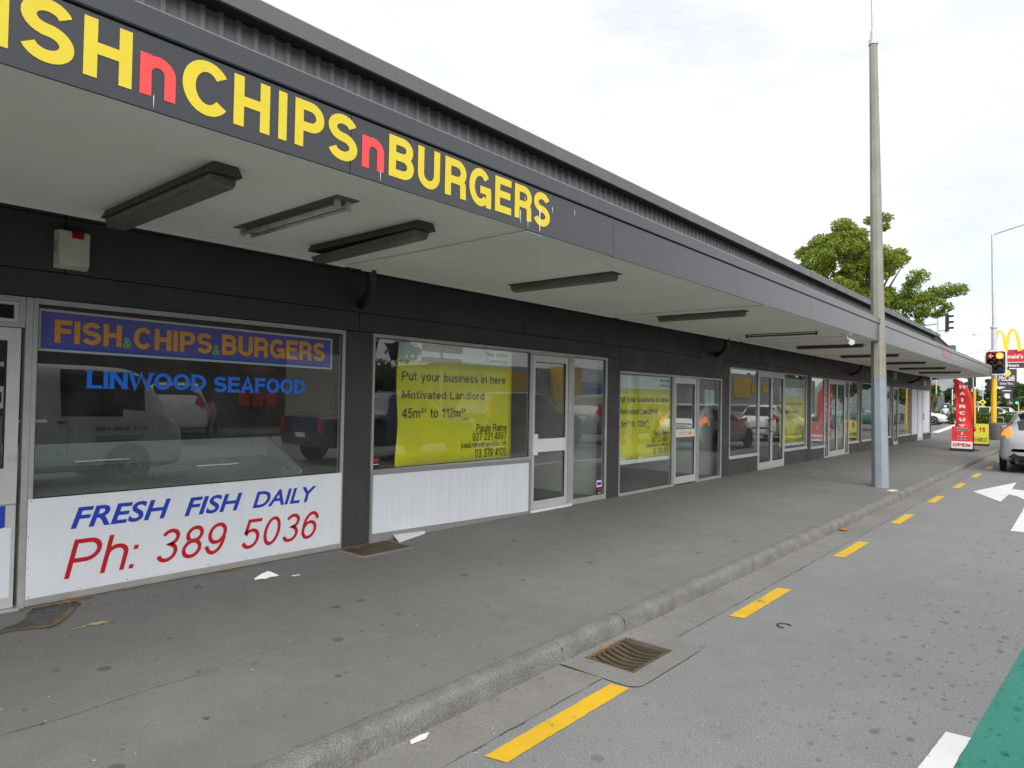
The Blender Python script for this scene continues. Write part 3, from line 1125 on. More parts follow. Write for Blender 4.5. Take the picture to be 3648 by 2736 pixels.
# footpath wear: long crack, silt stain by the shop door
ckb = MB()
pts = [(1.823, .60), (1.82, .80), (1.832, .98), (1.815, 1.19), (1.80, 1.40), (1.806, 1.58), (1.79, 1.73), (1.772, 1.95), (1.765, 2.12), (1.752, 2.3)]
fine = []
for (a, b) in zip(pts[:-1], pts[1:]):
    for i in range(6):
        fine.append((a[0] + (b[0] - a[0]) * i / 6 + random.uniform(-.004, .004), a[1] + (b[1] - a[1]) * i / 6))
for i, (a, b) in enumerate(zip(fine[:-1], fine[1:])):
    wd = (0.0035 * random.uniform(.4, 1.3)) * (1.0 - .6 * i / len(fine))
    ckb.add([(a[0], a[1], zf(a[0]) + .002), (a[0] + wd, a[1], zf(a[0]) + .002), (b[0] + wd, b[1], zf(b[0]) + .002), (b[0], b[1], zf(b[0]) + .002)], [(0, 1, 2, 3)])
ckb.build('surface_crack', K['crack'], footpath)


def blob(cx, cy, pts, z, mat, name, parent):
    P = []
    for (dx, dy) in pts:
        P.append((cx + dx, cy + dy, z))
    return MB().poly(P).build(name, mat, parent)


def ragged(poly, n=7, j=.012):
    o = []
    for (a, b) in zip(poly, poly[1:] + poly[:1]):
        for i in range(n):
            o.append((a[0] + (b[0] - a[0]) * i / n + random.uniform(-j, j), a[1] + (b[1] - a[1]) * i / n + random.uniform(-j, j)))
    return o


st_poly = [(.055, 1.33), (.075, 1.45), (.10, 1.56), (.17, 1.55), (.27, 1.47), (.40, 1.40), (.50, 1.31), (.46, 1.20), (.42, 1.10), (.475, 1.02), (.40, 1.05), (.33, 1.16), (.24, 1.24), (.15, 1.27)]
blob(0, 0, ragged(st_poly), zf(.3) + .0035, K['stain'], 'damp_patch', footpath)
rim = [(.17, 1.56), (.27, 1.49), (.40, 1.42), (.52, 1.32), (.54, 1.28), (.49, 1.18), (.455, 1.10), (.50, 1.0), (.475, 1.0), (.43, 1.10), (.46, 1.2), (.49, 1.30), (.38, 1.385), (.26, 1.45)]
blob(0, 0, ragged(rim, 5, .010), zf(.35) + .0055, K['stainb'], 'silt_rim', footpath)

# ================================================================== BUILDING
shops = thing('row_of_shops', 'long single storey charcoal row of shops with deep canopy over the footpath', 'building', (0, 16, 0))
Y0B, YE = -8.0, 33.75
WT = 2.0                                           # window heads of the first shops


def part(name, mb, mat, parent=shops, **k):
    return mb.build(name, mat, parent, **k)


# --- wall: header panels with recessed joints, pilasters, plinths
back = MB()
back.box(-0.22, -0.03, Y0B, YE, 2.09, 4.30)
part('wall', back, K['dark'])


def panel(y0, y1, z0, z1, x=0.0, mat='wall', name='wall_panel', g=0.0035):
    return part(name, MB().box(-0.06, x, y0 + g, y1 - g, z0 + g, z1 - g), K[mat], bevel=.0015)


hz = [Y0B, -3.3, 1.45, 6.3, 11.15, 16.0, 20.85, 25.7, 30.5, YE]
for a, b in zip(hz[:-1], hz[1:]):
    panel(a, b, 2.185, 2.56)
    panel(a, b, 2.56, 2.95)
# band between the window heads and the header
for (a, b, z0) in ((Y0B, 3.86, 2.003), (3.86, 8.49, 2.003), (8.49, 9.99, 1.832), (9.99, 12.13, 1.832), (12.13, 17.22, 2.075), (17.22, 22.05, 2.062), (22.05, 26.3, 2.05), (26.3, 29.53, 2.035), (29.53, YE, 2.02)):
    panel(a, b, z0, 2.185)
for (a, b, z1) in ((3.707, 4.018, 2.003), (8.152, 8.488, 2.003), (12.085, 12.438, 2.075), (17.05, 17.378, 2.062), (21.875, 22.215, 2.05), (26.14, 26.50, 2.035), (29.385, 29.665, 2.02), (33.46, YE, 2.02)):
    part('pilaster', MB().box(-0.16, 0.004, a + .002, b - .002, -0.10, z1 - .002), K['wall'], bevel=.002)
for (a, b, z1) in ((12.442, 13.91, .335), (15.475, 17.046, .335), (17.382, 18.49, .30), (20.80, 21.871, .295), (22.219, 26.136, .30), (27.28, 29.381, .29), (29.669, 30.87, .28), (31.97, 33.456, .27)):
    part('plinth', MB().box(-0.15, -0.004, a + .002, b - .002, -0.10, z1 - .022), K['plinth'], bevel=.002)

# --- end wall, roof, rear
part('end_wall', MB().box(-9.0, -0.06, YE - .16, YE - .004, -.2, 4.25), K['clad'])
part('corner_trim', MB().box(-0.05, 0.015, YE, YE + .03, -.1, 2.5), K['rustedge'])
part('rear_wall', MB().box(-9.1, -8.96, Y0B, YE - .17, -.2, 4.2), K['clad'])
part('roof', MB().box(-8.95, -0.23, Y0B, YE - .17, 4.05, 4.2), K['cap'])

# --- ribbed cladding above the canopy, in sheets
sheetw = 0.712
ncl = int((YE - Y0B) / sheetw) + 1
proto = None
rib = sheetw / 5
for i in range(ncl):
    y0 = 2.42 - sheetw * 15 + i * sheetw
    if y0 > YE - .2:
        break
    if proto is None:
        b = MB()
        pts = []
        for k in range(5):
            o = k * rib
            pts += [(o, 0.0), (o + .088, 0.0), (o + .098, .030), (o + rib - .010, .030)]
        pts.append((sheetw - .004, 0.0))
        for (yy, xx) in pts:
            b.v.append((xx, yy, 2.80))
            b.v.append((xx, yy, 4.318))
        for k in range(len(pts) - 1):
            b.f.append((2 * k, 2 * k + 2, 2 * k + 3, 2 * k + 1))
        proto = b.build('cladding_sheet', K['clad'], shops, local=True)
        proto.location = (0.140, y0 - 16, 0)
    else:
        c = dup(proto, shops)
        c.location = (0.140, y0 - 16, 0)
# --- barge capping at the roof edge
cj = [Y0B, -3.0, 1.0, 4.6, 9.1, 13.3, 18.3, 23.2, 28.2, YE]
for a, b in zip(cj[:-1], cj[1:]):
    part('barge_capping', MB().prism([(.36, 4.298), (.365, 4.436), (.35, 4.452), (-.25, 4.49), (-.25, 4.45), (.330, 4.42), (.330, 4.298)], 'y', a + .002, b - .002), K['cap'])
part('barge_soffit', MB().box(.05, .328, Y0B, YE, 4.32, 4.345), K['dark'])
# --- raked end wing above the canopy
wing = MB().prism([(.32, 2.86), (2.2, 2.86), (1.45, 3.14), (1.06, 3.50), (.12, 4.60), (.05, 4.60), (.05, 2.86)], 'y', YE - .9, YE - .78)
part('end_wing', wing, K['cap'])
wcap = MB()
for (a, b) in (((.08, 4.62), (1.06, 3.52)), ((1.06, 3.52), (1.45, 3.16)), ((1.45, 3.16), (2.2, 2.88))):
    d = Vector((b[0] - a[0], b[1] - a[1])).normalized()
    nn = Vector((-d.y, d.x)) * .03
    wcap.prism([a, b, (b[0] + nn.x, b[1] + nn.y), (a[0] + nn.x, a[1] + nn.y)], 'y', YE - .95, YE - .72)
part('wing_capping', wcap, K['flash'])
part('roof_vent', MB().box(.62, .86, YE + .1, YE + .5, 3.2, 3.98), K['cap'], bevel=.01)

# --- canopy: soffit sheets, cover battens, fascia, top flashing
FX = 2.452
SZ = 2.500
CEy = 30.2                                          # canopy ends on a splay back to the wall corner
sj = [Y0B, -5.0, -0.77, 3.45, 7.65, 11.87, 16.1, 20.3, 24.5, 28.7]
for a, b in zip(sj[:-1], sj[1:]):
    part('soffit_sheet', MB().box(.462, FX - .012, a + .002, b - .002, SZ, SZ + .02), K['soffit'])
part('soffit_sheet', MB().prism([(.462, 28.702), (FX - .012, 28.702), (FX - .012, CEy), (.462, 33.05)], 'z', SZ, SZ + .02), K['soffit'])
for a in sj[1:]:
    part('soffit_batten', MB().box(.45, FX - .014, a - .085, a + .085, SZ - .013, SZ - .002), K['soffit'], bevel=.003)
bd = MB()
for a, b in zip(sj[:-1], sj[1:]):
    bd.box(.447, .461, a + .087, b - .087, SZ - .020, SZ + .024)
part('soffit_bead', bd, K['bead'])
part('canopy_deck', MB().prism([(-.02, Y0B), (FX - .02, Y0B), (FX - .02, CEy - .05), (-.02, YE - .03)], 'z', 2.80, 2.86), K['flash'])
part('recess_lining', MB().box(.462, .50, Y0B, 33.0, SZ + .021, 2.798), K['dark'])
fj = [Y0B, -5.2, -2.81, -0.42, 1.972, 4.386, 6.786, 9.204, 11.6, 14.0, 16.4, 18.8, 21.2, 23.6, 26.2, CEy]
for a, b in zip(fj[:-1], fj[1:]):
    part('fascia_panel', MB().box(FX - .012, FX, a + .0022, b - .0022, 2.497, 2.786), K['fascia'])
part('fascia_backing', MB().box(FX - .05, FX - .013, Y0B, CEy - .02, 2.522, 2.79), K['dark'])
tj = [Y0B, -2.2, 3.9, 9.6, 15.5, 21.4, CEy]
for a, b in zip(tj[:-1], tj[1:]):
    part('fascia_flashing', MB().prism([(FX - .008, 2.794), (FX + .010, 2.794), (FX + .014, 2.80), (FX + .014, 2.888), (FX + .004, 2.898), (FX - .16, 2.905), (FX - .16, 2.89), (FX - .008, 2.885)], 'y', a + .001, b - .001), K['flash'])
# splayed end of the canopy
e0, e1 = Vector((FX, CEy + .002)), Vector((.05, YE - .05))
dE = (e1 - e0).normalized()
nE = Vector((-dE.y, dE.x)) * .03
if nE.y < 0:
    nE = -nE
part('end_fascia', MB().prism([tuple(e0), tuple(e1), tuple(e1 + nE), tuple(e0 + nE)], 'z', 2.497, 2.90), K['cap'])
# faded old shop notice and a bird-dropping streak group on the fascia
part('faded_patch', MB().box(FX + .002, FX + .004, 19.55, 21.0, 2.60, 2.765), M('faded_pink_notice', (0.30, 0.19, 0.20), .6, var=.15, vs=8))
part('faded_patch', MB().box(FX + .0155, FX + .0175, 19.0, 20.2, 2.82, 2.87), M('faded_red_notice', (0.36, 0.14, 0.15), .6, var=.1, vs=8))
drp = MB()
for (yy, z0, z1, wd) in ((3.275, 2.515, 2.61, .006), (3.352, 2.503, 2.57, .005), (3.474, 2.502, 2.672, .011), (3.61, 2.655, 2.705, .006), (3.318, 2.66, 2.705, .004), (3.50, 2.82, 2.85, .006), (3.87, 2.69, 2.735, .005), (2.155, 2.50, 2.56, .004), (1.05, 2.50, 2.56, .003)):
    wd *= .55
    drp.add([(FX + .0042, yy - wd, z1 - .01), (FX + .0042, yy, z1), (FX + .0042, yy + wd, z1 - .012), (FX + .0042, yy + wd * .6, z0 + .02), (FX + .0042, yy + wd * .2, z0), (FX + .0042, yy - wd * .5, z0 + .02)], [(0, 1, 2, 3, 4, 5)])
drp_o = part('bird_streaks', drp, K['paper'])
drp_o['kind'] = 'stuff'

# --- black drain elbows from the canopy to the wall
for (ya, yb) in ((3.66, 3.88), (11.29, 11.85), (20.4, 21.1), (28.9, 29.3)):
    part('drain_elbow', MB().tube([(.43, ya, 2.54), (.43, ya + .005, 2.45), (.41, ya + (yb - ya) * .1, 2.40), (.33, ya + (yb - ya) * .3, 2.345), (.20, ya + (yb - ya) * .6, 2.30), (-.01, yb, 2.25)], .042, 10), K['black'], smooth=True)


# --- shop fronts
def pane(y0, y1, z0, z1, parent, x=-0.012, mat='glass'):
    return MB().box(x - .006, x, y0, y1, z0, z1).build('pane', K[mat], parent)


def window(y0, y1, z0, z1, t=.042, tb=None, tt=None, x0=-.05, x1=.012, mat='alu', glass=True, name='window', sill=None):
    o = part(name, MB().frame(x0, x1, y0, y1, z0, z1, t, tb, tt), K[mat], bevel=.002)
    tb_ = t if tb is None else tb
    tt_ = t if tt is None else tt
    if glass:
        pane(y0 + t - .002, y1 - t + .002, z0 + tb_ - .002, z1 - tt_ + .002, o)
        MB().frame(-.0115, -.006, y0 + t, y1 - t, z0 + tb_, z1 - tt_, .007).build('gasket', K['gasket'], o)
    if sill:
        MB().box(-.05, .035, y0 - .012, y1 + .012, z0 - .030, z0 - .002).build('sill', K['aluL'], o, bevel=.003)
    return o


def door(y0, y1, z0, z1, st=.055, tr=.075, br=.125, mid=None, handle=None, mat='aluL', x0=-.045, x1=.004):
    o = part('door', MB().frame(x0, x1, y0, y1, z0, z1, st, br, tr), K[mat], bevel=.002)
    if mid:
        MB().box(x0 + .001, x1 - .001, y0 + st, y1 - st, mid[0], mid[1]).build('mid_rail', K[mat], o)
        pane(y0 + st - .002, y1 - st + .002, z0 + br - .002, mid[0] + .002, o, -.018)
        pane(y0 + st - .002, y1 - st + .002, mid[1] - .002, z1 - tr + .002, o, -.018)
        MB().frame(-.0175, -.004, y0 + st, y1 - st, mid[1], z1 - tr, .008).build('gasket', K['gasket'], o)
        MB().frame(-.0175, -.004, y0 + st, y1 - st, z0 + br, mid[0], .008).build('gasket', K['gasket'], o)
    else:
        pane(y0 + st - .002, y1 - st + .002, z0 + br - .002, z1 - tr + .002, o, -.018)
        MB().frame(-.0175, -.004, y0 + st, y1 - st, z0 + br, z1 - tr, .008).build('gasket', K['gasket'], o)
    return o


def pull(o, y, z0, z1, w_, mat='galv'):
    MB().tube([(.004, y, z0 + .012), (.05, y, z0 + .012), (.062, y, z0 + .024), (.062, y, z1 - .024), (.05, y, z1 - .012), (.004, y, z1 - .012)], .011, 8).build('handle', K[mat], o, smooth=True)


# fish shop: door with louvre over it, display window with a white board under it
d1 = door(.32, 1.222, .012, 1.795, .070, .082, .11, mid=(.66, .90))
MB().box(.0045, .022, .95, 1.219, .672, .898).build('push_plate', K['aluL'], d1, bevel=.003)
MB().box(.0045, .010, 1.165, 1.212, .944, .984).build('lock', K['galv'], d1, bevel=.002)
MB().box(.0042, .007, .40, 1.200, .080, .522).build('kick_board', K['white'], d1)
MB().box(.0045, .0065, 1.05, 1.166, .527, .662).build('blue_notice', K['blue_t'], d1)
MB().box(-.040, -.030, .70, 1.145, 1.28, 1.42).build('open_card', K['white'], d1)
put('card_print', letters('OPEN', .2, .1), (.78, 1.135, 1.315, 1.385), -.0285, K['black_t'], d1)
part('threshold', MB().box(-.06, .05, .30, 1.245, -.03, .010), K['alu'], bevel=.004)
fl = part('fanlight', MB().frame(-.045, .006, .30, 1.242, 1.800, 2.0, .034, .030, .032), K['alu'], bevel=.002)
MB().frame(-.03, -.004, .336, 1.206, 1.832, 1.966, .022).build('bead', K['aluL'], fl)
for k in range(5):
    z = 1.850 + k * .024
    MB().add([(-.03, .36, z + .018), (-.03, 1.182, z + .018), (-.012, 1.182, z), (-.012, .36, z)], [(0, 1, 2, 3)]).build('louvre', K['dark'], fl)
part('mullion', MB().box(-.06, .014, 1.2435, 1.2805, -.03, 2.0), K['alu'], bevel=.002)
w1 = window(1.282, 3.704, .0, 2.0, .028, .69, .036)
for zz in (.012, .030):
    MB().box(.012, .0145, 1.29, 3.70, zz, zz + .002).build('groove', K['greybar'], w1)

# second shop
w2 = window(4.020, 6.44, .655, 2.0, .026, .035, .036)
part('mullion', MB().box(-.06, .014, 6.4405, 6.466, -.03, 2.0), K['alu'], bevel=.002)
d2 = door(6.469, 7.212, .03, 1.945, .05, .085, .10, mid=(.73, .90), mat='aluL')
MB().box(.0045, .030, 6.472, 6.56, .70, .96).build('push_plate', K['whitep'], d2, bevel=.004)
MB().box(.0045, .008, 6.562, 7.155, .735, .895).build('rail_plate', K['whitep'], d2)
part('threshold', MB().box(-.06, .03, 6.45, 7.30, -.04, .024), K['whitep'], bevel=.003)
part('transom', MB().box(-.05, .012, 6.467, 7.2145, 1.950, 2.0), K['alu'], bevel=.002)
part('door_post', MB().box(-.06, .016, 7.2155, 7.303, -.03, 2.0), K['alu'], bevel=.003)
window(7.304, 8.150, .0, 2.0, .040, .072, .040)
# third shop: full height glazing, lower head
window(8.490, 10.155, -.01, 1.828, .022, .045, .034)
part('door_post', MB().box(-.06, .016, 10.156, 10.212, -.03, 1.828), K['alu'], bevel=.003)
d3 = door(10.216, 11.02, .018, 1.795, .055, .10, .12, mid=(.79, .93))
MB().box(.0045, .007, 10.275, 10.96, .80, .925).build('rail_plate', K['whitep'], d3)
put('welcome_print', font_glyphs('WELCOME', .012), (10.36, 10.86, .825, .89), .0085, K['orange_t'], d3)
part('transom', MB().box(-.05, .012, 10.213, 11.022, 1.797, 1.828), K['alu'])
part('door_post', MB().box(-.06, .016, 11.024, 11.085, -.03, 1.828), K['alu'], bevel=.003)
window(11.086, 12.083, -.01, 1.828, .040, .05, .034)
part('threshold', MB().box(-.06, .025, 8.49, 12.08, -.05, -.012), K['alu'])


def double_door(y0, y1, z1, z0=.02):
    c = (y0 + y1) / 2
    part('door_frame', MB().frame(-.05, .010, y0, y1, -.03, z1 + .028, .022, .045, .026), K['aluL'], bevel=.002)
    a = door(y0 + .024, c - .003, z0, z1, .050, .105, .125)
    b = door(c + .003, y1 - .024, z0, z1, .050, .105, .125)
    pull(a, c - .055, .77, 1.05, .06)
    pull(b, c + .055, .77, 1.05, .06)


window(12.440, 13.912, .335, 2.072, .024, .03, .022, sill=True, mat='aluL')
double_door(13.914, 15.470, 2.040)
window(15.475, 17.048, .335, 2.072, .028, .03, .022, sill=True, mat='aluL')
window(17.380, 18.488, .30, 2.060, .026, .03, .022, sill=True, mat='aluL')
window(18.490, 18.868, -.02, 2.060, .030, .05, .022, mat='aluL')
double_door(18.870, 20.395, 2.030)
window(20.397, 20.795, -.02, 2.055, .030, .05, .022, mat='aluL')
window(20.80, 21.872, .295, 2.055, .026, .03, .022, sill=True, mat='aluL')
window(22.218, 24.15, .30, 2.048, .026, .03, .022, sill=True, mat='aluL')
window(24.154, 26.137, .30, 2.048, .026, .03, .022, sill=True, mat='aluL')
d7 = door(26.505, 27.262, .0, 2.025, .055, .085, .12, mat='aluL')
pull(d7, 27.19, .75, 1.05, .05)
window(27.285, 29.382, .29, 2.032, .028, .03, .024, sill=True, mat='aluL')
# last shop: blanked-out white windows and door
for (a, b, z0) in ((29.668, 30.872, .28), (31.972, 33.458, .27)):
    o = window(a, b, z0, 2.018, .028, .03, .024, sill=True, mat='aluL', glass=False)
    MB().box(-.03, -.012, a + .027, b - .027, z0 + .029, 1.995).build('blank_board', K['white'], o)
o = part('door', MB().frame(-.045, .006, 30.876, 31.968, -.02, 2.015, .07, .13, .10), K['aluL'], bevel=.002)
MB().box(-.03, -.010, 30.944, 31.90, .108, 1.917).build('blank_board', K['white'], o)
pull(o, 31.83, .80, 1.06, .05, 'black')

# rooms behind the glass
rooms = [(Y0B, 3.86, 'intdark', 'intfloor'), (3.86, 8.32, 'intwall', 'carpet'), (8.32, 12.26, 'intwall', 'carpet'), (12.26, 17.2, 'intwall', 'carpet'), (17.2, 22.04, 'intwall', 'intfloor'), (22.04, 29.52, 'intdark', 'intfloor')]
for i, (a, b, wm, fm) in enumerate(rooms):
    part('room_floor', MB().box(-6.4, -.16, a + .004, b - .004, -.12, .0), K[fm])
    part('room_ceiling', MB().box(-6.4, -.225, a + .004, b - .004, 2.75, 2.80), K['intceil'])
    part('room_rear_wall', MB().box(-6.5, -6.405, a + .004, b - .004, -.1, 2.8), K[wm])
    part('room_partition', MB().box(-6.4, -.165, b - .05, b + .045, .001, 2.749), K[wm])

# ------------------------------------------------------------------ things fixed to the building
sg = thing('fascia_lettering', 'yellow capital letters with red n, FISHnCHIPSnBURGERS, along the canopy fascia', 'sign', (FX, 2, 2.5))
yl = [('F', .40, .512), ('I', .5415, .584), ('S', .616, .778), ('H', .807, .970), ('n', .998, 1.132), ('C', 1.158, 1.340), ('H', 1.372, 1.538), ('I', 1.580, 1.622), ('P', 1.663, 1.818), ('S', 1.842, 2.010), ('n', 2.038, 2.177),
      ('B', 2.209, 2.380), ('U', 2.408, 2.571), ('R', 2.611, 2.783), ('G', 2.807, 2.998), ('E', 3.033, 3.185), ('R', 3.219, 3.390), ('S', 3.412, 3.585)]
for (ch, a, b) in yl:
    z0, z1 = 2.550, 2.768
    if ch in 'SCGU':
        z0 -= .004
    if ch in 'SCG':
        z1 += .004
    if ch == 'n':
        z1 = 2.712
    S_, w_ = strokes(ch, .20)
    vv_, ff_ = stroke_mesh(S_, .20)
    put('letter', (vv_, ff_), (a, b, z0, z1), FX + .0025, K['redn'] if ch == 'n' else K['yel_t'], sg)

bs = thing('shop_board', 'white board reading FRESH FISH DAILY and a phone number under the display window', 'sign', (.015, 2.5, .05))
bx = .0165
MB().box(.0125, bx, 1.284, 3.685, .048, .692).build('panel', K['white'], bs)
put('lettering', font_glyphs('FRESH', .022, .28), (1.527, 2.176, .467, .612), bx + .002, K['blue_t'], bs)
put('lettering', font_glyphs('FISH', .022, .28), (2.278, 2.735, .461, .602), bx + .002, K['blue_t'], bs)
put('lettering', font_glyphs('DAILY', .022, .28), (2.825, 3.424, .462, .595), bx + .002, K['blue_t'], bs)
put('lettering', letters('Ph:', .115, .12, .22), (1.497, 1.962, .138, .394), bx + .002, K['red_t'], bs)
put('lettering', letters('389', .115, .14, .22), (2.085, 2.615, .140, .382), bx + .002, K['red_t'], bs)
put('lettering', letters('5036', .115, .14, .22), (2.738, 3.455, .136, .374), bx + .002, K['red_t'], bs)
sc_ = MB()
for k in range(9):
    for z in (.062, .68):
        sc_.lathe([(.0045, 0), (.003, .002), (0.0001, .0025)], (bx, 1.30 + k * .2955, z), 'x', 6)
for z in (.25, .45):
    for yy in (1.292, 3.677):
        sc_.lathe([(.0045, 0), (.003, .002), (0.0001, .0025)], (bx, yy, z), 'x', 6)
sc_.build('screw_heads', K['greybar'], bs)
scr = MB()
for (ya, za, yb, zb) in ((2.29, .262, 2.37, .292), (2.40, .19, 2.46, .212), (2.77, .37, 2.775, .40), (2.0, .06, 2.01, .085), (2.46, .06, 2.475, .08), (1.9, .075, 1.905, .10)):
    scr.add([(bx + .0035, ya, za), (bx + .0035, yb, zb), (bx + .0035, yb, zb + .004), (bx + .0035, ya, za + .003)], [(0, 1, 2, 3)])
scr.build('scratches', K['greybar'], bs)

ps = thing('window_sign', 'purple sign reading FISH & CHIPS & BURGERS inside the display window', 'sign', (-.03, 2.4, 1.65))
tl = -.0122


def tilted(mb):
    mb.v = [(p[0], p[1], p[2] + tl * (p[1] - 1.32)) for p in mb.v]
    return mb


tilted(MB().box(-.042, -.032, 1.335, 3.570, 1.700, 1.925)).build('face', K['purple'], ps)
tilted(MB().box(-.042, -.032, 1.335, 3.570, 1.676, 1.6995)).build('band', K['pblue'], ps)
tilted(MB().frame(-.046, -.026, 1.320, 3.585, 1.661, 1.940, .0145)).build('rim', K['cream'], ps)
for (s_, bb, mt_) in (('FISH', (1.414, 1.825, 1.721, 1.876), 'orange_t'), ('CHIPS', (1.905, 2.479, 1.717, 1.874), 'orange_t'), ('BURGERS', (2.557, 3.510, 1.716, 1.880), 'orange_t')):
    put('lettering', letters(s_, .205, .085), bb, -.0300, K[mt_], ps, tilt=0)
for o in ps.children:
    if o.name.startswith('lettering'):
        for v in o.data.vertices:
            v.co.z += tl * (v.co.y + ORG[ps.name][1] - 1.32) * .55
put('ampersand', font_glyphs('&', .02), (1.834, 1.894, 1.712, 1.79), -.0300, K['greent'], ps)
put('ampersand', font_glyphs('&', .02), (2.483, 2.544, 1.700, 1.78), -.0300, K['greent'], ps)

lw = thing('window_lettering', 'blue LINWOOD SEAFOOD lettering stuck on the display window glass', 'lettering', (-.01, 2.4, 1.4))
put('lettering', letters('LINWOOD', .19, .06, 0, .80), (1.598, 2.430, 1.400, 1.552), -.0098, K['bluew'], lw)
put('lettering', letters('SEAFOOD', .20, .06, 0, .80), (2.492, 3.303, 1.404, 1.550), -.0098, K['bluew'], lw)


def poster(label, y0, y1, z0, z1, zs, xw, rows, left_curl=0.0, foot=None):
    t = thing('lease_poster', label, 'poster', (xw, y0, z0), group='leasing posters in the shop windows')

    def sheet_(za, zb, mat, name):
        b = MB()
        n, m_ = 24, 10
        for i in range(n + 1):
            for j in range(m_ + 1):
                u, v = i / n, j / m_
                z = za + (zb - za) * v
                x = xw + .0012 * math.sin(u * 9 + z * 6) + .0009 * math.sin(z * 13 + u * 3)
                yy = y0 + (y1 - y0) * u
                if left_curl and u < .1:
                    k_ = (1 - u / .1)
                    yy += k_ * left_curl * (.5 + .5 * math.sin(z * 7.0))
                    x -= k_ * .03 * (.5 + .5 * math.sin(z * 7))
                b.v.append((x, yy, z))
        for i in range(n):
            for j in range(m_):
                a_ = i * (m_ + 1) + j
                b.f.append((a_, a_ + m_ + 1, a_ + m_ + 2, a_ + 1))
        o_ = b.build(name, K[mat], t, smooth=True)
        so = o_.modifiers.new('thick', 'SOLIDIFY')
        so.thickness = .0008
        so.offset = -1
    sheet_(z0 if not foot else foot, zs, 'posty', 'yellow_sheet')
    sheet_(zs + .0005, z1, 'postw', 'white_header')
    if foot:
        sheet_(z0, foot - .0005, 'postw', 'white_footer')
    for (s_, bb, off) in rows:
        put('lettering', letters(s_, .175 if off else .125, .13 if off else .15), bb, xw + .0070, K['black_t'], t)
    return t


rows1 = [('Ray White', (5.651, 6.024, 1.868, 1.925), .018), ('Commercial', (5.653, 6.013, 1.806, 1.846), 0), ('Put your business in here', (4.417, 5.990, 1.535, 1.655), 0), ('Motivated Landlord', (4.424, 5.627, 1.368, 1.462), 0),
         ('45m²* to 112m²*', (4.428, 5.331, 1.180, 1.285), 0), ('(* approx)', (5.264, 5.401, 1.146, 1.182), 0), ('Paula Raine', (5.508, 6.028, 1.012, 1.100), 0), ('027 221 4997', (5.454, 6.022, .912, 1.005), 0),
         ('paula.raine@raywhite.com', (5.278, 6.025, .822, .905), 0), ('03 379 4120', (5.498, 6.027, .720, .820), 0)]
poster('large yellow leasing poster with a curling left edge beside the first shop door', 4.345, 6.11, .688, 1.962, 1.762, -.034, rows1, .05)


def shift(rows, sy0, sy1, dy0, dy1, sz0, sz1, dz0, dz1):
    o_ = []
    for (s_, bb, off) in rows:
        fy = lambda y: dy0 + (y - sy0) / (sy1 - sy0) * (dy1 - dy0)
        fz = lambda z: dz0 + (z - sz0) / (sz1 - sz0) * (dz1 - dz0)
        o_.append((s_, (fy(bb[0]), fy(bb[1]), fz(bb[2]), fz(bb[3])), off))
    return o_


rows3 = shift(rows1, 4.417, 6.028, 8.515, 10.085, .720, 1.655, .548, 1.462)
rows3[0] = ('Ray White', (9.767, 10.101, 1.692, 1.748), .018)
rows3[1] = ('Commercial', (9.762, 10.101, 1.627, 1.663), 0)
poster('yellow leasing poster with a white foot strip filling most of a full-height window', 8.515, 10.14, .442, 1.785, 1.569, -.034, rows3, 0, foot=.505)
rows4 = shift(rows1, 4.345, 6.11, 15.27, 17.02, .688, 1.762, .47, 1.545)
rows4 = [r_ for r_ in rows4]
poster('yellow leasing poster far along the row, right of the first glass double doors', 15.33, 17.01, .415, 1.755, 1.545, -.045, rows4, 0, foot=.47)

pp = thing('taped_notices', 'two pale green paper notices taped inside a narrow side window', 'notice', (-.03, 11.6, 1.3))
MB().box(-.031, -.030, 11.425, 11.62, 1.335, 1.615).build('sheet', M('pale_green_paper', (.45, .66, .60), .7), pp)
MB().box(-.031, -.030, 11.635, 11.83, 1.345, 1.605).build('sheet', M('mint_paper', (.50, .70, .60), .7), pp)
st = thing('security_sticker', 'small white, blue and red stickers low in a side window corner', 'sticker', (-.01, 8.0, .08))
MB().box(-.0105, -.0098, 7.94, 8.066, .175, .270).build('white_sticker', K['white'], st)
MB().box(-.0097, -.0092, 7.952, 8.054, .20, .245).build('blue_band', K['blue_t'], st)
MB().box(-.0105, -.0098, 7.95, 8.066, .082, .172).build('black_sticker', K['black'], st)
MB().box(-.0097, -.0092, 7.97, 8.05, .125, .155).build('red_band', K['red_t'], st)
MB().box(-.0097, -.0092, 7.97, 8.05, .09, .098).build('white_line', K['white'], st)
st = thing('window_sticker', 'black sticker with red print low in the poster window corner', 'sticker', (-.01, 4.08, .7))
MB().box(-.0105, -.0098, 4.05, 4.137, .705, .812).build('sticker_back', K['black'], st)
MB().box(-.0097, -.0092, 4.06, 4.127, .765, .795).build('red_band', K['red_t'], st)
MB().box(-.0097, -.0092, 4.06, 4.127, .735, .742).build('white_line', K['white'], st)

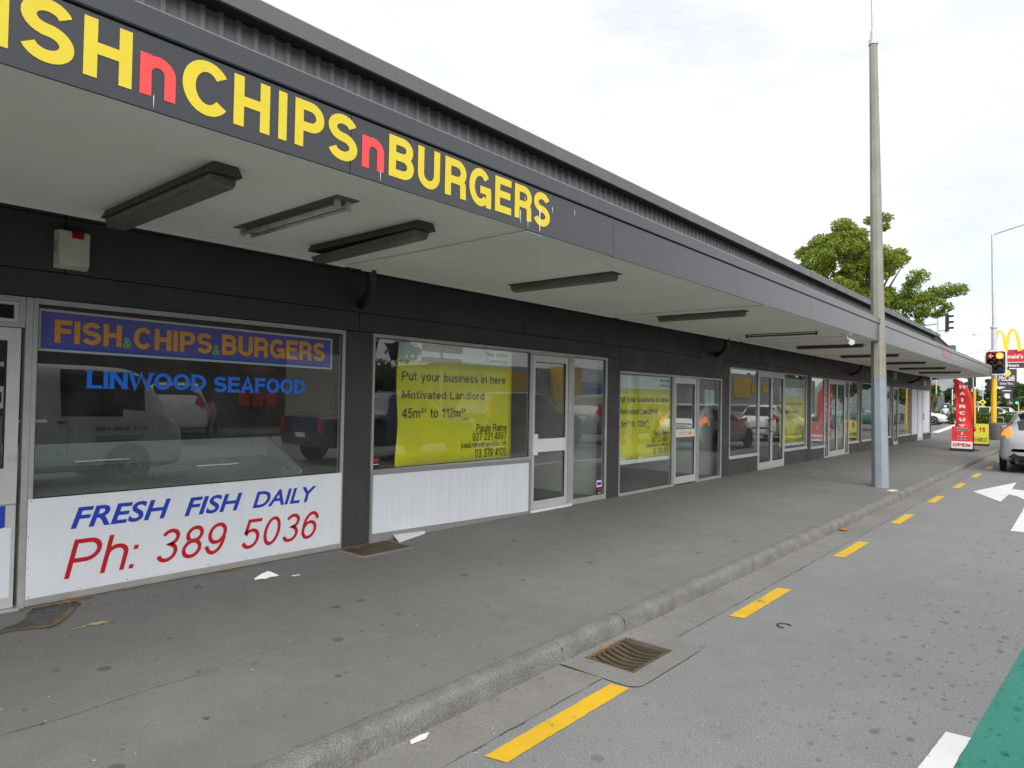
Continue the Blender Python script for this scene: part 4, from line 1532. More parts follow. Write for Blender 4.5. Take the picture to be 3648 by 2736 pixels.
# white ribbed sheet under the second window with grey trims and a bent corner
wb = thing('ribbed_panel', 'white ribbed sheet in a grey trim under the poster window', 'panel', (.01, 5.2, .0))
b = MB()
pts = []
y = 4.045
while y < 6.405:
    pts += [(y, .010), (y + .20, .010), (y + .212, .0118), (y + .245, .0118), (y + .257, .010)]
    y += .258
pts = [p for p in pts if p[0] < 6.41] + [(6.412, .010)]
for (yy, xx) in pts:
    zt = .640 - (yy - 4.045) * .0095
    zb = .078 - (yy - 4.045) * .022
    b.v += [(xx, yy, zb), (xx, yy, zt)]
for k in range(len(pts) - 1):
    b.f.append((2 * k, 2 * k + 2, 2 * k + 3, 2 * k + 1))
b.build('ribbed_sheet', K['white'], wb)
MB().box(-.05, .008, 4.02, 6.44, -.06, .652).build('backing', K['greybar'], wb)
MB().prism([(4.02, .643), (6.415, .618), (6.44, .618), (6.44, .654), (4.02, .691)], 'x', .0085, .018).build('trim', K['greybar'], wb)
MB().prism([(4.02, -.012), (6.45, -.062), (6.45, .010), (6.415, .011), (4.045, .075), (4.02, .075)], 'x', .0085, .018).build('trim', K['greybar'], wb)
MB().box(.0085, .018, 4.02, 4.044, .0755, .6425).build('trim', K['greybar'], wb)
MB().box(.0085, .018, 6.415, 6.44, .0115, .6175).build('trim', K['greybar'], wb)
MB().add([(.020, 4.30, .035), (.19, 4.235, -.004), (.045, 4.70, -.003), (.020, 4.72, .012), (.019, 4.30, .04), (.188, 4.235, .002), (.044, 4.70, .002), (.019, 4.72, .018)],
         [(0, 1, 2, 3), (7, 6, 5, 4), (0, 4, 5, 1), (1, 5, 6, 2), (2, 6, 7, 3), (3, 7, 4, 0)]).build('bent_flap', K['white'], wb)

# alarm box
al = thing('alarm_box', 'cream alarm box with a red strobe on the dark wall', 'alarm', (.0, 1.49, 2.22))
b = MB()
b.add([(.001, 1.385, 2.215), (.001, 1.585, 2.215), (.001, 1.585, 2.47), (.001, 1.385, 2.47), (.085, 1.398, 2.235), (.085, 1.572, 2.235), (.075, 1.575, 2.465), (.075, 1.395, 2.465)],
      [(4, 5, 6, 7), (0, 1, 5, 4), (1, 2, 6, 5), (2, 3, 7, 6), (3, 0, 4, 7)])
b.build('casing', K['cream_p'], al, bevel=.006)
MB().box(.078, .092, 1.465, 1.535, 2.415, 2.464).build('strobe', K['redlens'], al, bevel=.004)
for k in range(6):
    MB().add([(.010, 1.3835, 2.325 + k * .012), (.050, 1.3893, 2.327 + k * .012), (.050, 1.3893, 2.331 + k * .012), (.010, 1.3835, 2.329 + k * .012)], [(0, 1, 2, 3)]).build('vent_slot', K['black'], al)

# fluorescent lights under the canopy
LG = 'fluorescent lights under the canopy'


def big_light(label, y, x0, x1, open_=False):
    t = thing('canopy_light', label, 'light', (1.4, y, SZ), group=LG)
    b = MB().prism([(y - .060, SZ), (y + .060, SZ), (y + .085, SZ - .048), (y - .085, SZ - .048)], 'x', x0, x1)
    b.build('housing', K['light_g'], t, bevel=.003)
    if not open_:
        MB().prism([(y - .066, SZ - .050), (y + .066, SZ - .050), (y + .064, SZ - .085), (y + .050, SZ - .105), (y - .050, SZ - .105), (y - .064, SZ - .085)], 'x', x0 + .02, x1 - .03).build('diffuser', K['diff'], t, bevel=.006)
    else:
        b = MB()
        b.add([(x0 + .01, y - .062, SZ - .085), (x0 + .01, y + .066, SZ - .078), (x1 - .04, y + .066, SZ - .055), (x1 - .04, y - .062, SZ - .055),
               (x0 + .03, y - .048, SZ - .128), (x0 + .03, y + .050, SZ - .122), (x1 - .05, y + .050, SZ - .100), (x1 - .05, y - .048, SZ - .100)],
              [(4, 5, 6, 7), (0, 1, 5, 4), (1, 2, 6, 5), (2, 3, 7, 6), (3, 0, 4, 7)])
        b.build('diffuser', K['diff'], t, bevel=.005)
        MB().tube([(x0 + .03, y + .02, SZ - .068), (x1 - .06, y + .02, SZ - .056)], .009, 8).build('tube', K['tube'], t, smooth=True)
    return t


def bare_light(label, y, x0, x1):
    t = thing('canopy_light', label, 'light', (1.5, y, SZ), group=LG)
    MB().box(x0, x1, y - .075, y + .075, SZ - .006, SZ - .0005).build('base_plate', K['diff'], t)
    for dy in (-.035, .035):
        MB().tube([(x0 + .06, y + dy, SZ - .045), (x1 - .06, y + dy, SZ - .045)], .013, 10).build('tube', K['tube'], t, smooth=True)
        for xx in (x0 + .05, x1 - .055):
            MB().box(xx - .012, xx + .012, y + dy - .016, y + dy + .016, SZ - .062, SZ - .0065).build('lamp_holder', K['tube'], t, bevel=.003)
    return t


def slim_light(label, y, x0, x1, w_=.065, h=.07):
    t = thing('canopy_light', label, 'light', (1.5, y, SZ), group=LG)
    MB().box(x0 - .025, x1 + .03, y - w_ - .012, y + w_ + .012, SZ - .008, SZ - .0005).build('base_plate', K['light_g'], t)
    prof_ = [(y - w_, SZ - .0085), (y + w_, SZ - .0085), (y + w_, SZ - .03), (y + w_ * .75, SZ - h * .85), (y + w_ * .4, SZ - h), (y - w_ * .4, SZ - h), (y - w_ * .75, SZ - h * .85), (y - w_, SZ - .03)]
    MB().prism(prof_, 'x', x0, x1).build('diffuser', K['diff'] if y < 9 else K['light_g'], t, smooth='auto')
    return t


big_light('bulky brown canopy light with closed diffuser nearest the alarm box', 1.53, .66, 2.08)
bare_light('bare twin tube light on a thin plate between two brown canopy lights', 2.22, .93, 2.095)
big_light('brown canopy light with its diffuser hanging loose at one end', 2.83, .86, 2.06, True)
slim_light('slim canopy light just past the end of the yellow fascia lettering', 4.97, .97, 2.10)
slim_light('slim canopy light, second past the end of the fascia lettering', 7.93, .95, 2.07)
t = thing('canopy_light', 'thin single tube canopy light, third past the end of the fascia lettering', 'light', (1.5, 10.8, SZ), group=LG)
MB().box(.95, 2.08, 10.77, 10.83, SZ - .012, SZ - .0005).build('base_plate', K['diff'], t)
MB().tube([(.99, 10.8, SZ - .035), (2.04, 10.8, SZ - .035)], .013, 8).build('tube', K['light_g'], t)
for xx in (.97, 2.05):
    MB().box(xx - .012, xx + .012, 10.784, 10.816, SZ - .055, SZ - .0125).build('lamp_holder', K['light_g'], t)
for (y, nth) in ((13.5, 'fourth'), (16.5, 'fifth'), (19.65, 'sixth'), (22.7, 'seventh'), (25.7, 'eighth')):
    slim_light('dark slim canopy light, %s past the end of the fascia lettering' % nth, y, .92, 2.06, .075, .06)

fl_ = thing('floodlight', 'small white spotlight hanging under the canopy edge near the concrete pole', 'light', (2.35, 11.4, SZ))
MB().box(2.28, 2.40, 11.28, 11.40, SZ - .03, SZ - .0005).build('mount', K['whitep'], fl_, bevel=.003)
MB().tube([(2.34, 11.34, SZ - .03), (2.36, 11.34, SZ - .10)], .012, 8).build('bracket', K['whitep'], fl_)
b = MB().tube([(2.335, 11.42, SZ - .085), (2.36, 11.38, SZ - .10), (2.42, 11.28, SZ - .14), (2.435, 11.255, SZ - .15)], [.022, .028, .042, .045], 14)
b.build('lamp_head', K['whitep'], fl_, smooth='auto')

for (y, z, lab) in ((26.45, 2.41, 'pale wall speaker on the dark wall just behind the concrete pole'), (31.9, 2.30, 'pale wall speaker on the dark wall nearest the street corner')):
    t = thing('wall_speaker', lab, 'speaker', (0, y, z), group='wall speakers near the street corner')
    MB().box(.001, .09, y - .15, y + .15, z - .11, z + .11).build('casing', K['cream_p'], t, bevel=.01)
    MB().lathe([(.055, .0), (.050, .004), (.0001, .006)], (.0905, y, z), 'x', 14).build('grille', K['greybar'], t)

# ================================================================== INSIDE THE FISH SHOP
fc = thing('fish_counter', 'stainless steel fish display counter behind the fish shop window', 'counter', (-.6, 2.4, 0))
MB().prism([(-.09, .672), (-.62, .80), (-.62, .83), (-.08, .70)], 'y', 1.30, 3.30).build('tray', K['steel'], fc)
MB().box(-.66, -.625, 1.30, 3.45, .02, 1.00).build('rear_panel', K['steel'], fc)
MB().prism([(-.07, .70), (-.62, .83), (-.62, 1.0), (-.07, .74)], 'y', 3.30, 3.33).build('end_panel', K['steel'], fc)
MB().box(-.62, -.07, 1.30, 3.45, .02, .668).build('cabinet', K['steel'], fc)
MB().box(-.60, -.58, 1.72, 2.1, .86, .872).build('price_rail', K['whitep'], fc)
MB().box(-.40, -.38, 2.55, 2.9, .79, .80).build('price_rail', K['whitep'], fc)
rk = thing('display_rack', 'pale bent rail standing behind the fish shop window', 'rack', (-.75, 1.4, .6))
MB().tube([(-.70, 1.33, .85), (-.70, 1.33, 1.17), (-.70, 1.56, 1.17)], .014, 8).build('rail', K['whitep'], rk)
MB().tube([(-.70, 1.30, 1.01), (-.70, 1.30, .85), (-.70, 1.45, .85)], .010, 8).build('foot_rail', K['whitep'], rk)
mnb = thing('menu_board', 'dark red menu board high inside the fish shop', 'sign', (-3.2, 1.5, 2.0))
MB().box(-3.25, -3.2, -1.0, 3.3, 2.0, 2.45).build('face', M('maroon_board', (.16, .02, .03), .5), mnb)

# ================================================================== STREET FURNITURE
# tall tapering concrete lamp post, octagonal, painted at its foot, leaning a little
lp = thing('lamp_post', 'tall octagonal concrete lamp post with pale blue painted foot on the footpath', 'lamp post', (2.456, 13.08, zf(2.456)))
lx, ly = -.0178, -.0085


def octo(z0, z1, r0, r1, n=8, rot=22.5):
    b = MB()
    for (z, r_) in ((z0, r0), (z1, r1)):
        for k in range(n):
            a = R(rot + 360 * k / n)
            b.v.append((2.456 + lx * z + r_ * math.cos(a), 13.08 + ly * z + r_ * math.sin(a), zf(2.456) + z))
    b.f += [(k, (k + 1) % n, n + (k + 1) % n, n + k) for k in range(n)]
    b.f.append(tuple(range(n, 2 * n)))
    return b


octo(0, 1.88, .140, .122).build('painted_foot', K['polep'], lp, bevel=.006)
octo(1.881, 7.78, .1215, .066).build('shaft', K['pole'], lp, bevel=.005)
octo(7.781, 7.87, .076, .074, 12).build('collar', K['galv'], lp)
b = MB()
zz = zf(2.456)
b.tube([(2.456 + lx * z, 13.08 + ly * z, zz + z) for z in (7.871, 8.02, 8.05, 8.9, 9.4)], [.046, .046, .027, .026, .024], 12)
b.build('spigot', K['galv'], lp, smooth='auto')
tp_ = (2.456 + lx * 9.4, 13.08 + ly * 9.4, zz + 9.4)
MB().tube([tp_, (tp_[0] + .25, tp_[1], tp_[2] + .25), (tp_[0] + 1.6, tp_[1], tp_[2] + .45)], .022, 8).build('outreach_arm', K['galv'], lp)
MB().tube([(tp_[0] + 1.5, tp_[1], tp_[2] + .45), (tp_[0] + 1.9, tp_[1], tp_[2] + .47), (tp_[0] + 2.2, tp_[1], tp_[2] + .45)], [.06, .13, .05], 10).build('lamp_head', K['galv'], lp)


def facing(Y):
    """lettering plane that faces the camera side (-Y): right is +X"""
    return lambda p: (p[1], Y - p[0], p[2])


# feather flag
ff_ = thing('feather_flag', 'red feather flag reading HAIRCUT on the footpath', 'flag', (2.0, 26.1, zf(2)))
Yf = 26.1
outl = []
xl, zb_, zt_ = 1.90, .18, 2.26
lefts = [(1.885, .20), (1.87, .6), (1.865, 1.1), (1.852, 1.6), (1.828, 2.05), (1.805, 2.27)]
rights = [(1.90, 2.265), (2.03, 2.20), (2.15, 2.08), (2.25, 1.92), (2.32, 1.72), (2.352, 1.48), (2.362, 1.2), (2.362, .8), (2.358, .20)]
b = MB()
n = 22
zsl = [.20 + (2.27 - .20) * k / n for k in range(n + 1)]


def interp(tab, z):
    tab = sorted(tab, key=lambda q: q[1])
    for (a, c_) in zip(tab[:-1], tab[1:]):
        if a[1] <= z <= c_[1]:
            return a[0] + (c_[0] - a[0]) * (z - a[1]) / max(1e-6, c_[1] - a[1])
    return tab[-1][0] if z > tab[-1][1] else tab[0][0]


mcols = 10
for z in zsl:
    xa, xb = interp(lefts, z), interp(rights, z)
    for k in range(mcols + 1):
        u = k / mcols
        b.v.append((xa + (xb - xa) * u, Yf + .018 * math.sin(u * 5 + z * 4) + .012 * math.sin(z * 9), z))
for i in range(n):
    for k in range(mcols):
        a = i * (mcols + 1) + k
        b.f.append((a, a + 1, a + mcols + 2, a + mcols + 1))
o = b.build('banner', K['flagred'], ff_, smooth=True)
so = o.modifiers.new('thick', 'SOLIDIFY')
so.thickness = .003
pth = [(2.366, Yf, .06), (2.37, Yf, .8), (2.370, Yf, 1.2), (2.36, Yf, 1.48), (2.33, Yf, 1.73), (2.26, Yf, 1.93), (2.155, Yf, 2.095), (2.03, Yf, 2.215), (1.90, Yf, 2.278), (1.81, Yf, 2.285)]
MB().tube(pth, [.013, .013, .012, .011, .010, .009, .008, .007, .006, .005], 8).build('pole', K['black'], ff_, smooth=True)
for k in range(5):
    z = .35 + k * .42
    MB().poly([(interp(lefts, z) - .004, Yf - .028, z), (interp(lefts, z) + .035, Yf - .030, z + .10), (interp(lefts, z + .2) - .004, Yf - .028, z + .2)]).build('side_flash', K['flagwht'], ff_)
for k, ch in enumerate('HAIRCUT'):
    zc = 2.02 - k * .213
    wch = .17 if ch != 'I' else .055
    S_, w_ = strokes(ch, .26)
    vv_, fs_ = stroke_mesh(S_, .26)
    put('letter', (vv_, fs_), (2.07 - wch / 2, 2.07 + wch / 2, zc - .055, zc + .055), .045, K['flagwht'], ff_, mapf=facing(Yf))
MB().lathe([(.16, 0), (.16, .03), (.03, .045), (.02, .10)], (2.366, Yf, zf(2.3)), 'z', 14).build('foot', K['black'], ff_)

# red and white pavement board
kb = thing('pavement_board', 'red and white pavement board reading KING INK OPEN before the feather flag', 'sign board', (2.13, 25.35, zf(2)))
Yk = 25.35
zb0 = zf(2.1)


def lean(mb, Y, k=.10):
    mb.v = [(p[0], p[1] + k * (p[2] - zb0), p[2]) for p in mb.v]
    return mb


lean(MB().box(1.87, 2.42, Yk, Yk + .02, zb0 + .09, zb0 + .31), Yk).build('white_face', K['flagwht'], kb)
lean(MB().box(1.87, 2.42, Yk, Yk + .02, zb0 + .3105, zb0 + .775), Yk).build('red_face', K['flagred'], kb)
lean(MB().box(1.88, 2.41, Yk + .42, Yk + .44, zb0 + .02, zb0 + .77), Yk, -.35).build('rear_face', K['flagred'], kb)
MB().box(1.835, 2.445, Yk - .04, Yk + .50, zb0 + .001, zb0 + .088).build('foot', K['rubber'], kb, bevel=.01)
MB().tube([(2.40, Yk + .1, zb0 + .08), (2.52, Yk + .05, zb0 + .05)], .012, 6).build('foot_bar', K['black'], kb)
mk_ = lambda p: (p[1], Yk - p[0] + .10 * (p[2] - zb0), p[2])
put('lettering', letters('OPEN', .21, .10), (1.91, 2.37, zb0 + .145, zb0 + .255), .006, K['red_t'], kb, mapf=mk_)
put('lettering', letters('KING', .30, .12, 0, .72), (1.985, 2.325, zb0 + .635, zb0 + .745), .006, K['flagwht'], kb, mapf=mk_)
put('lettering', letters('KING', .20, .22, 0, .6), (1.995, 2.315, zb0 + .645, zb0 + .735), .010, K['black_t'], kb, mapf=mk_)
put('lettering', letters('INK', .30, .14, 0, .72), (2.02, 2.28, zb0 + .37, zb0 + .48), .006, K['flagwht'], kb, mapf=mk_)
put('lettering', letters('INK', .20, .24, 0, .6), (2.03, 2.27, zb0 + .38, zb0 + .47), .010, K['black_t'], kb, mapf=mk_)
put('ornament', font_glyphs('&', .01), (2.12, 2.18, zb0 + .52, zb0 + .60), .006, K['flagwht'], kb, mapf=mk_)

# yellow pavement board
yb_ = thing('pavement_board', 'lime yellow pavement board advertising $15 mens haircut near the concrete bin', 'sign board', (2.2, 29.6, zf(2)))
Ya = 29.55
ly_ = lambda mb: lean(mb, Ya, .12)
ly_(MB().box(1.82, 2.435, Ya, Ya + .02, zb0 + .07, zb0 + .79)).build('face', K['signyel'], yb_)
lean(MB().box(1.83, 2.425, Ya + .48, Ya + .50, zb0 + .02, zb0 + .77), Ya, -.40).build('rear_face', K['signyel'], yb_)
MB().box(1.83, 2.43, Ya - .01, Ya + .52, zb0 + .001, zb0 + .066).build('foot', K['rubber'], yb_, bevel=.01)
my_ = lambda p: (p[1], Ya - p[0] + .12 * (p[2] - zb0), p[2])
put('lettering', letters('$', .17, .1), (1.955, 2.075, zb0 + .50, zb0 + .68), .006, K['red_t'], yb_, mapf=my_)
put('lettering', letters('15', .20, .25), (2.15, 2.345, zb0 + .50, zb0 + .665), .006, K['red_t'], yb_, mapf=my_)
put('lettering', font_glyphs('From', .005, .2), (1.92, 2.06, zb0 + .725, zb0 + .77), .006, K['black_t'], yb_, mapf=my_)
put('lettering', letters('MENS HAIRCUT', .17, .13), (1.86, 2.40, zb0 + .14, zb0 + .315), .006, K['black_t'], yb_, mapf=my_)

# round concrete litter bin
cb = thing('litter_bin', 'round concrete litter bin with a metal hoop at the street corner', 'bin', (2.16, 35.75, zf(2.1)))
zc_ = zf(2.775) + .002
MB().lathe([(.30, 0), (.325, .05), (.335, .70), (.31, .735), (.27, .735), (.26, .55)], (2.16, 35.75, zc_), 'z', 24).build('drum', M('pebble_concrete', (.13, .125, .115), .9, var=.25, vs=9, bump=.8, bs=60), cb, smooth='auto')
MB().lathe([(.255, .60), (.0001, .60)], (2.16, 35.75, zc_), 'z', 20).build('liner', K['dark'], cb)
MB().tube([(1.90, 35.6, zc_ + .72), (1.92, 35.6, zc_ + .96), (2.38, 35.6, zc_ + .98), (2.42, 35.6, zc_ + .72)], .014, 8).build('hoop', K['galv'], cb, smooth=True)


# traffic signal and street light on a yellow pole
ts = thing('traffic_signal', 'traffic signal showing red and red arrow on a yellow pole with a street light', 'traffic signal', (1.98, 36.4, zc_))
px_, py_ = 1.985, 36.4
MB().tube([(px_, py_, zc_), (px_, py_, 2.69)], .105, 16).build('yellow_pole', K['polyel'], ts, smooth='auto')
MB().tube([(px_, py_, 2.6905), (px_, py_, 4.86)], .103, 16).build('grey_pole', K['galv'], ts, smooth='auto')
MB().lathe([(.16, 0), (.16, .05), (.12, .07)], (px_, py_, 4.861), 'z', 16).build('flange', K['galv'], ts)
MB().tube([(px_, py_, 4.93), (px_ - .03, py_, 7.0), (px_ - .06, py_, 9.05)], [.075, .062, .05], 12).build('mast', K['galv'], ts, smooth='auto')
MB().tube([(px_ - .06, py_, 9.02), (3.06, py_, 9.31), (5.2, py_ - .2, 9.85)], [.032, .03, .028], 8).build('outreach_arm', K['galv'], ts)
MB().tube([(5.1, py_ - .2, 9.83), (5.5, py_ - .2, 9.9), (5.9, py_ - .2, 9.88)], [.06, .14, .05], 10).build('lamp_head', K['galv'], ts)
bx0, bx1, bz0, bz1 = 1.735, 2.425, 2.83, 3.80
Yb = py_ - .36


def rrect(x0, x1, z0, z1, r_, n=5):
    P = []
    for (cx, cz, a0) in ((x1 - r_, z1 - r_, 0), (x0 + r_, z1 - r_, 90), (x0 + r_, z0 + r_, 180), (x1 - r_, z0 + r_, 270)):
        for k in range(n + 1):
            a = R(a0 + 90 * k / n)
            P.append((cx + r_ * math.cos(a), cz + r_ * math.sin(a)))
    return P


MB().prism(rrect(bx0 - .06, bx1 + .06, bz0 - .06, bz1 + .06, .14), 'y', Yb + .004, Yb + .02).build('white_border', K['whitep'], ts)
MB().prism(rrect(bx0, bx1, bz0, bz1, .09), 'y', Yb - .004, Yb + .0035).build('target_board', K['sigbk'], ts)
MB().box(1.93, 2.03, Yb + .021, py_ - .10, 3.2, 3.3).build('bracket', K['sigbk'], ts)
for ci, cx in enumerate((1.925, 2.235)):
    MB().box(cx - .148, cx + .148, Yb - .10, Yb - .0045, 2.90, 3.75).build('signal_case', K['sigbk'], ts, bevel=.02)
    for ri, cz in enumerate((3.605, 3.325, 3.045)):
        mt_ = ('redoff', 'sigred')[ci] if ri == 0 else (('redoff', 'amberoff')[ci] if ri == 1 else ('sigbk', 'blueoff')[ci])
        MB().lathe([(.0001, -.018), (.08, -.012), (.128, 0)], (cx, Yb - .104, cz), 'y', 18).build('lens', K[mt_], ts, smooth=True)
        if ri == 0 and ci == 0:
            ar = MB()
            for (P_) in ([(cx - .10, cz), (cx - .02, cz + .085), (cx + .02, cz + .085), (cx - .045, cz + .02), (cx - .045, cz - .02), (cx + .02, cz - .085), (cx - .02, cz - .085)], [(cx - .045, cz + .018), (cx + .09, cz + .018), (cx + .09, cz - .018), (cx - .045, cz - .018)]):
                ar.poly([(p[0], Yb - .128, p[1]) for p in P_])
            ar.build('lit_arrow', K['sigarrow'], ts)
        v = MB()
        nn_ = 14
        for k in range(nn_ + 1):
            a = R(-25 + 230 * k / nn_)
            ln = .20 if 30 < -25 + 230 * k / nn_ < 150 else .12
            v.v.append((cx + .138 * math.cos(a), Yb - .10, cz + .138 * math.sin(a)))
            v.v.append((cx + .138 * math.cos(a), Yb - .10 - ln, cz + .138 * math.sin(a)))
        v.f += [(2 * k, 2 * k + 2, 2 * k + 3, 2 * k + 1) for k in range(nn_)]
        v.build('visor', K['sigbk'], ts, smooth=True)


def side_head(parent, x, y, z0, z1, d, nasp=3, vl=.34):
    """signal head whose visors point along direction d (+1/-1 in x)"""
    MB().box(x - .08, x + .08, y - .14, y + .14, z0, z1).build('signal_case', K['sigbk'], parent, bevel=.02)
    hh = (z1 - z0) / nasp
    for k in range(nasp):
        zc = z0 + hh * (k + .5)
        v = MB()
        nn_ = 12
        for q in range(nn_ + 1):
            a = R(-20 + 220 * q / nn_)
            v.v.append((x + d * .082, y + .11 * math.cos(a), zc + .11 * math.sin(a)))
            v.v.append((x + d * vl, y + .12 * math.cos(a), zc + .11 * math.sin(a) + .01))
        v.f += [(2 * q, 2 * q + 2, 2 * q + 3, 2 * q + 1) for q in range(nn_)]
        v.build('visor', K['sigbk'], parent, smooth=True)


side_head(ts, 1.80, py_ + .05, 2.08, 2.62, -1, 2, .14)

sp_ = thing('signal_pole', 'short yellow signal pole with black heads behind the feather flag', 'traffic signal', (1.30, 36.2, zc_))
MB().tube([(1.30, 36.2, zc_), (1.30, 36.2, 2.17)], .052, 12).build('yellow_pole', K['polyel'], sp_, smooth='auto')
MB().lathe([(.065, 0), (.065, .06), (.0001, .08)], (1.30, 36.2, 2.171), 'z', 12).build('pole_cap', K['whitep'], sp_)
MB().box(1.27, 1.35, 36.12, 36.28, 2.26, 3.1).build('signal_case', K['sigbk'], sp_, bevel=.02)
side_head(sp_, 1.15, 36.2, 2.22, 3.10, -1, 3, .22)

# overhead signal on a mast arm beyond the corner
os_ = thing('overhead_signal', 'black traffic signal on a mast arm rising above the roof end', 'traffic signal', (-7.2, 52.6, ZR))
MB().tube([(-7.2, 52.6, ZR), (-7.2, 52.6, 5.6), (-6.6, 52.6, 6.5), (-4.0, 52.6, 6.78), (-2.5, 52.6, 6.86)], [.12, .10, .09, .075, .06], 10).build('mast_arm', K['galv'], os_, smooth='auto')
MB().tube([(-2.52, 52.55, 5.9), (-2.52, 52.55, 7.85)], .06, 10).build('drop_pole', K['galv'], os_, smooth='auto')
MB().tube([(-2.52, 52.5, 7.3), (-2.66, 52.5, 7.1), (-2.68, 52.5, 6.9), (-2.53, 52.5, 6.75)], .014, 6).build('cable', K['galv'], os_)
MB().prism([(-2.10, 6.27), (-2.05, 6.27), (-2.05, 7.55), (-2.10, 7.55)], 'y', 52.5, 52.95).build('target_board', K['sigbk'], os_)
MB().prism([(-2.02, 7.5), (-1.93, 7.5), (-2.02, 7.72)], 'y', 52.6, 52.9).build('board_tip', K['whitep'], os_)
MB().prism([(-2.02, 6.32), (-1.93, 6.32), (-2.0, 6.08)], 'y', 52.6, 52.9).build('board_tip', K['whitep'], os_)
side_head(os_, -1.99, 52.72, 6.33, 7.50, 1, 3)
MB().box(-2.46, -2.12, 52.6, 52.7, 7.42, 7.47).build('bracket', K['sigbk'], os_)
MB().box(-2.46, -2.12, 52.6, 52.7, 6.36, 6.41).build('bracket', K['sigbk'], os_)

# cover plates and small things on the footpath
for (x0, x1, y0, y1, lab, tilt_) in ((.05, .40, 3.66, 4.20, 'dark ribbed cover plate with pale concrete edge at the foot of the first pilaster', 1), (.06, .33, 11.95, 12.45, 'pale square cover plate against the plinth', 0), (.10, .27, 16.0, 16.55, 'thin pale cover plate beyond the glass double doors', 0)):
    t = thing('cover_plate', lab, 'cover', ((x0 + x1) / 2, (y0 + y1) / 2, zf(.2)))
    MB().box(x0, x1, y0, y1, zf(.2) - .03, zf(x0) + .003).build('plate', K['cover'] if not tilt_ else K['rust'], t, bevel=.002)
    if tilt_:
        MB().box(x1 + .001, x1 + .045, y0 - .04, y1 + .02, zf(.2) - .03, zf(x0) + .005).build('edge', K['gutter'], t, bevel=.003)
        MB().box(x0, x1, y0 - .045, y0 - .001, zf(.2) - .03, zf(x0) + .005).build('edge', K['gutter'], t, bevel=.003)
        for k in range(14):
            MB().box(x0 + .01, x1 - .01, y0 + .015 + k * .038, y0 + .026 + k * .038, zf(x0) + .0032, zf(x0) + .006).build('rib', K['rust'], t)

tis = MB()
cx, cy = .43, 2.74
ring_ = []
n = 13
for k in range(n):
    a = 2 * math.pi * k / n
    r_ = .055 + .045 * abs(math.sin(k * 2.3)) + random.uniform(-.012, .012)
    ring_.append((cx + r_ * .55 * math.cos(a), cy + r_ * 1.05 * math.sin(a), zf(cx) + .002 + random.uniform(0, .008)))
mid_ = [(cx + .022 * math.cos(2 * math.pi * k / n) + random.uniform(-.01, .01), cy - .015 + .03 * math.sin(2 * math.pi * k / n), zf(cx) + random.uniform(.02, .055)) for k in range(n)]
tis.v = ring_ + mid_ + [(cx, cy - .02, zf(cx) + .045)]
for k in range(n):
    tis.f.append((k, (k + 1) % n, n + (k + 1) % n))
    tis.f.append((k, n + (k + 1) % n, n + k))
    tis.f.append((n + k, n + (k + 1) % n, 2 * n))
o = tis.build('crumpled_tissue', K['paper'])
tag(o, 'crumpled white tissue on the footpath below the white board', 'litter')


def flat_scrap(name, pts, z, mat, label, cat='litter', group=None, thick=.002):
    b = MB()
    b.prism(pts, 'z', z, z + thick)
    return tag(b.build(name, mat), label, cat, group)


flat_scrap('paper_scrap', [(.505, 2.90), (.53, 2.89), (.545, 2.95), (.52, 2.955)], zf(.5) + .001, K['paper'], 'small white paper scrap right of the crumpled tissue')
lf = MB()
lx0, ly0 = .66, 1.475
P_ = [(0, -.10), (.012, -.045), (-.01, -.03), (.006, .0), (.03, .02), (.012, .03), (.035, .075), (.006, .055), (0, .10), (-.012, .05), (-.03, .07), (-.02, .02), (-.035, .0), (-.012, -.02)]
for (a, c_) in P_:
    lf.v.append((lx0 + a * 1.2, ly0 + c_, zf(.6) + .004 + .02 * max(0, c_ + a)))
lf.f.append(tuple(range(len(P_))))
o = lf.build('fallen_leaf', K['dryleaf'])
o.modifiers.new('thick', 'SOLIDIFY').thickness = .001
tag(o, 'pale dry curled leaf lying on the near footpath', 'leaf')
flat_scrap('paper_strip', [(2.925, 2.02), (2.945, 2.01), (2.955, 2.09), (2.93, 2.13), (2.92, 2.08)], ZR + .003, K['paper'], 'bent white paper strip lying in the gutter', thick=.006)
flat_scrap('paper_scrap', [(3.08, 26.2), (3.16, 26.1), (3.20, 26.35), (3.10, 26.5)], ZR + .004, K['paper'], 'white paper lump in the gutter beside the pavement boards', thick=.05)
rgp = [(2.62 + .0, 12.7), (2.70, 12.9), (2.80, 12.75), (2.72, 12.55)]
flat_scrap('paper_scrap', rgp, zf(2.7) + .001, K['butt'], 'flattened pale wrapper at the foot of the concrete lamp post')
tag(MB().lathe([(.0001, 0), (.05, .006), (.055, .014), (.03, .022), (.0001, .024)], (2.94, 8.9, ZR), 'z', 7).build('litter_clump', K['orleaf']), 'brown leafy clump with a white scrap caught at the kerb', 'litter')
wr = []
for k in range(17):
    a = R(40 + 250 * k / 16)
    wr.append((3.62 + .045 * math.cos(a), 4.79 + .05 * math.sin(a), ZR + .004))
tag(MB().tube(wr, .004, 6).build('wire_ring', K['black']), 'thin black broken ring lying on the road beside a yellow dash', 'litter')

# uncountable specks: scraps, grit and leaf crumbs
sp = MB()


def speck(x, y, z, s):
    a = random.random() * 6.28
    dx, dy = math.cos(a) * s, math.sin(a) * s
    k = random.uniform(.35, .8)
    sp.add([(x - dx, y - dy, z), (x + dy * k, y - dx * k, z + .001), (x + dx, y + dy, z), (x - dy * k, y + dx * k, z + .001)], [(0, 1, 2, 3)])


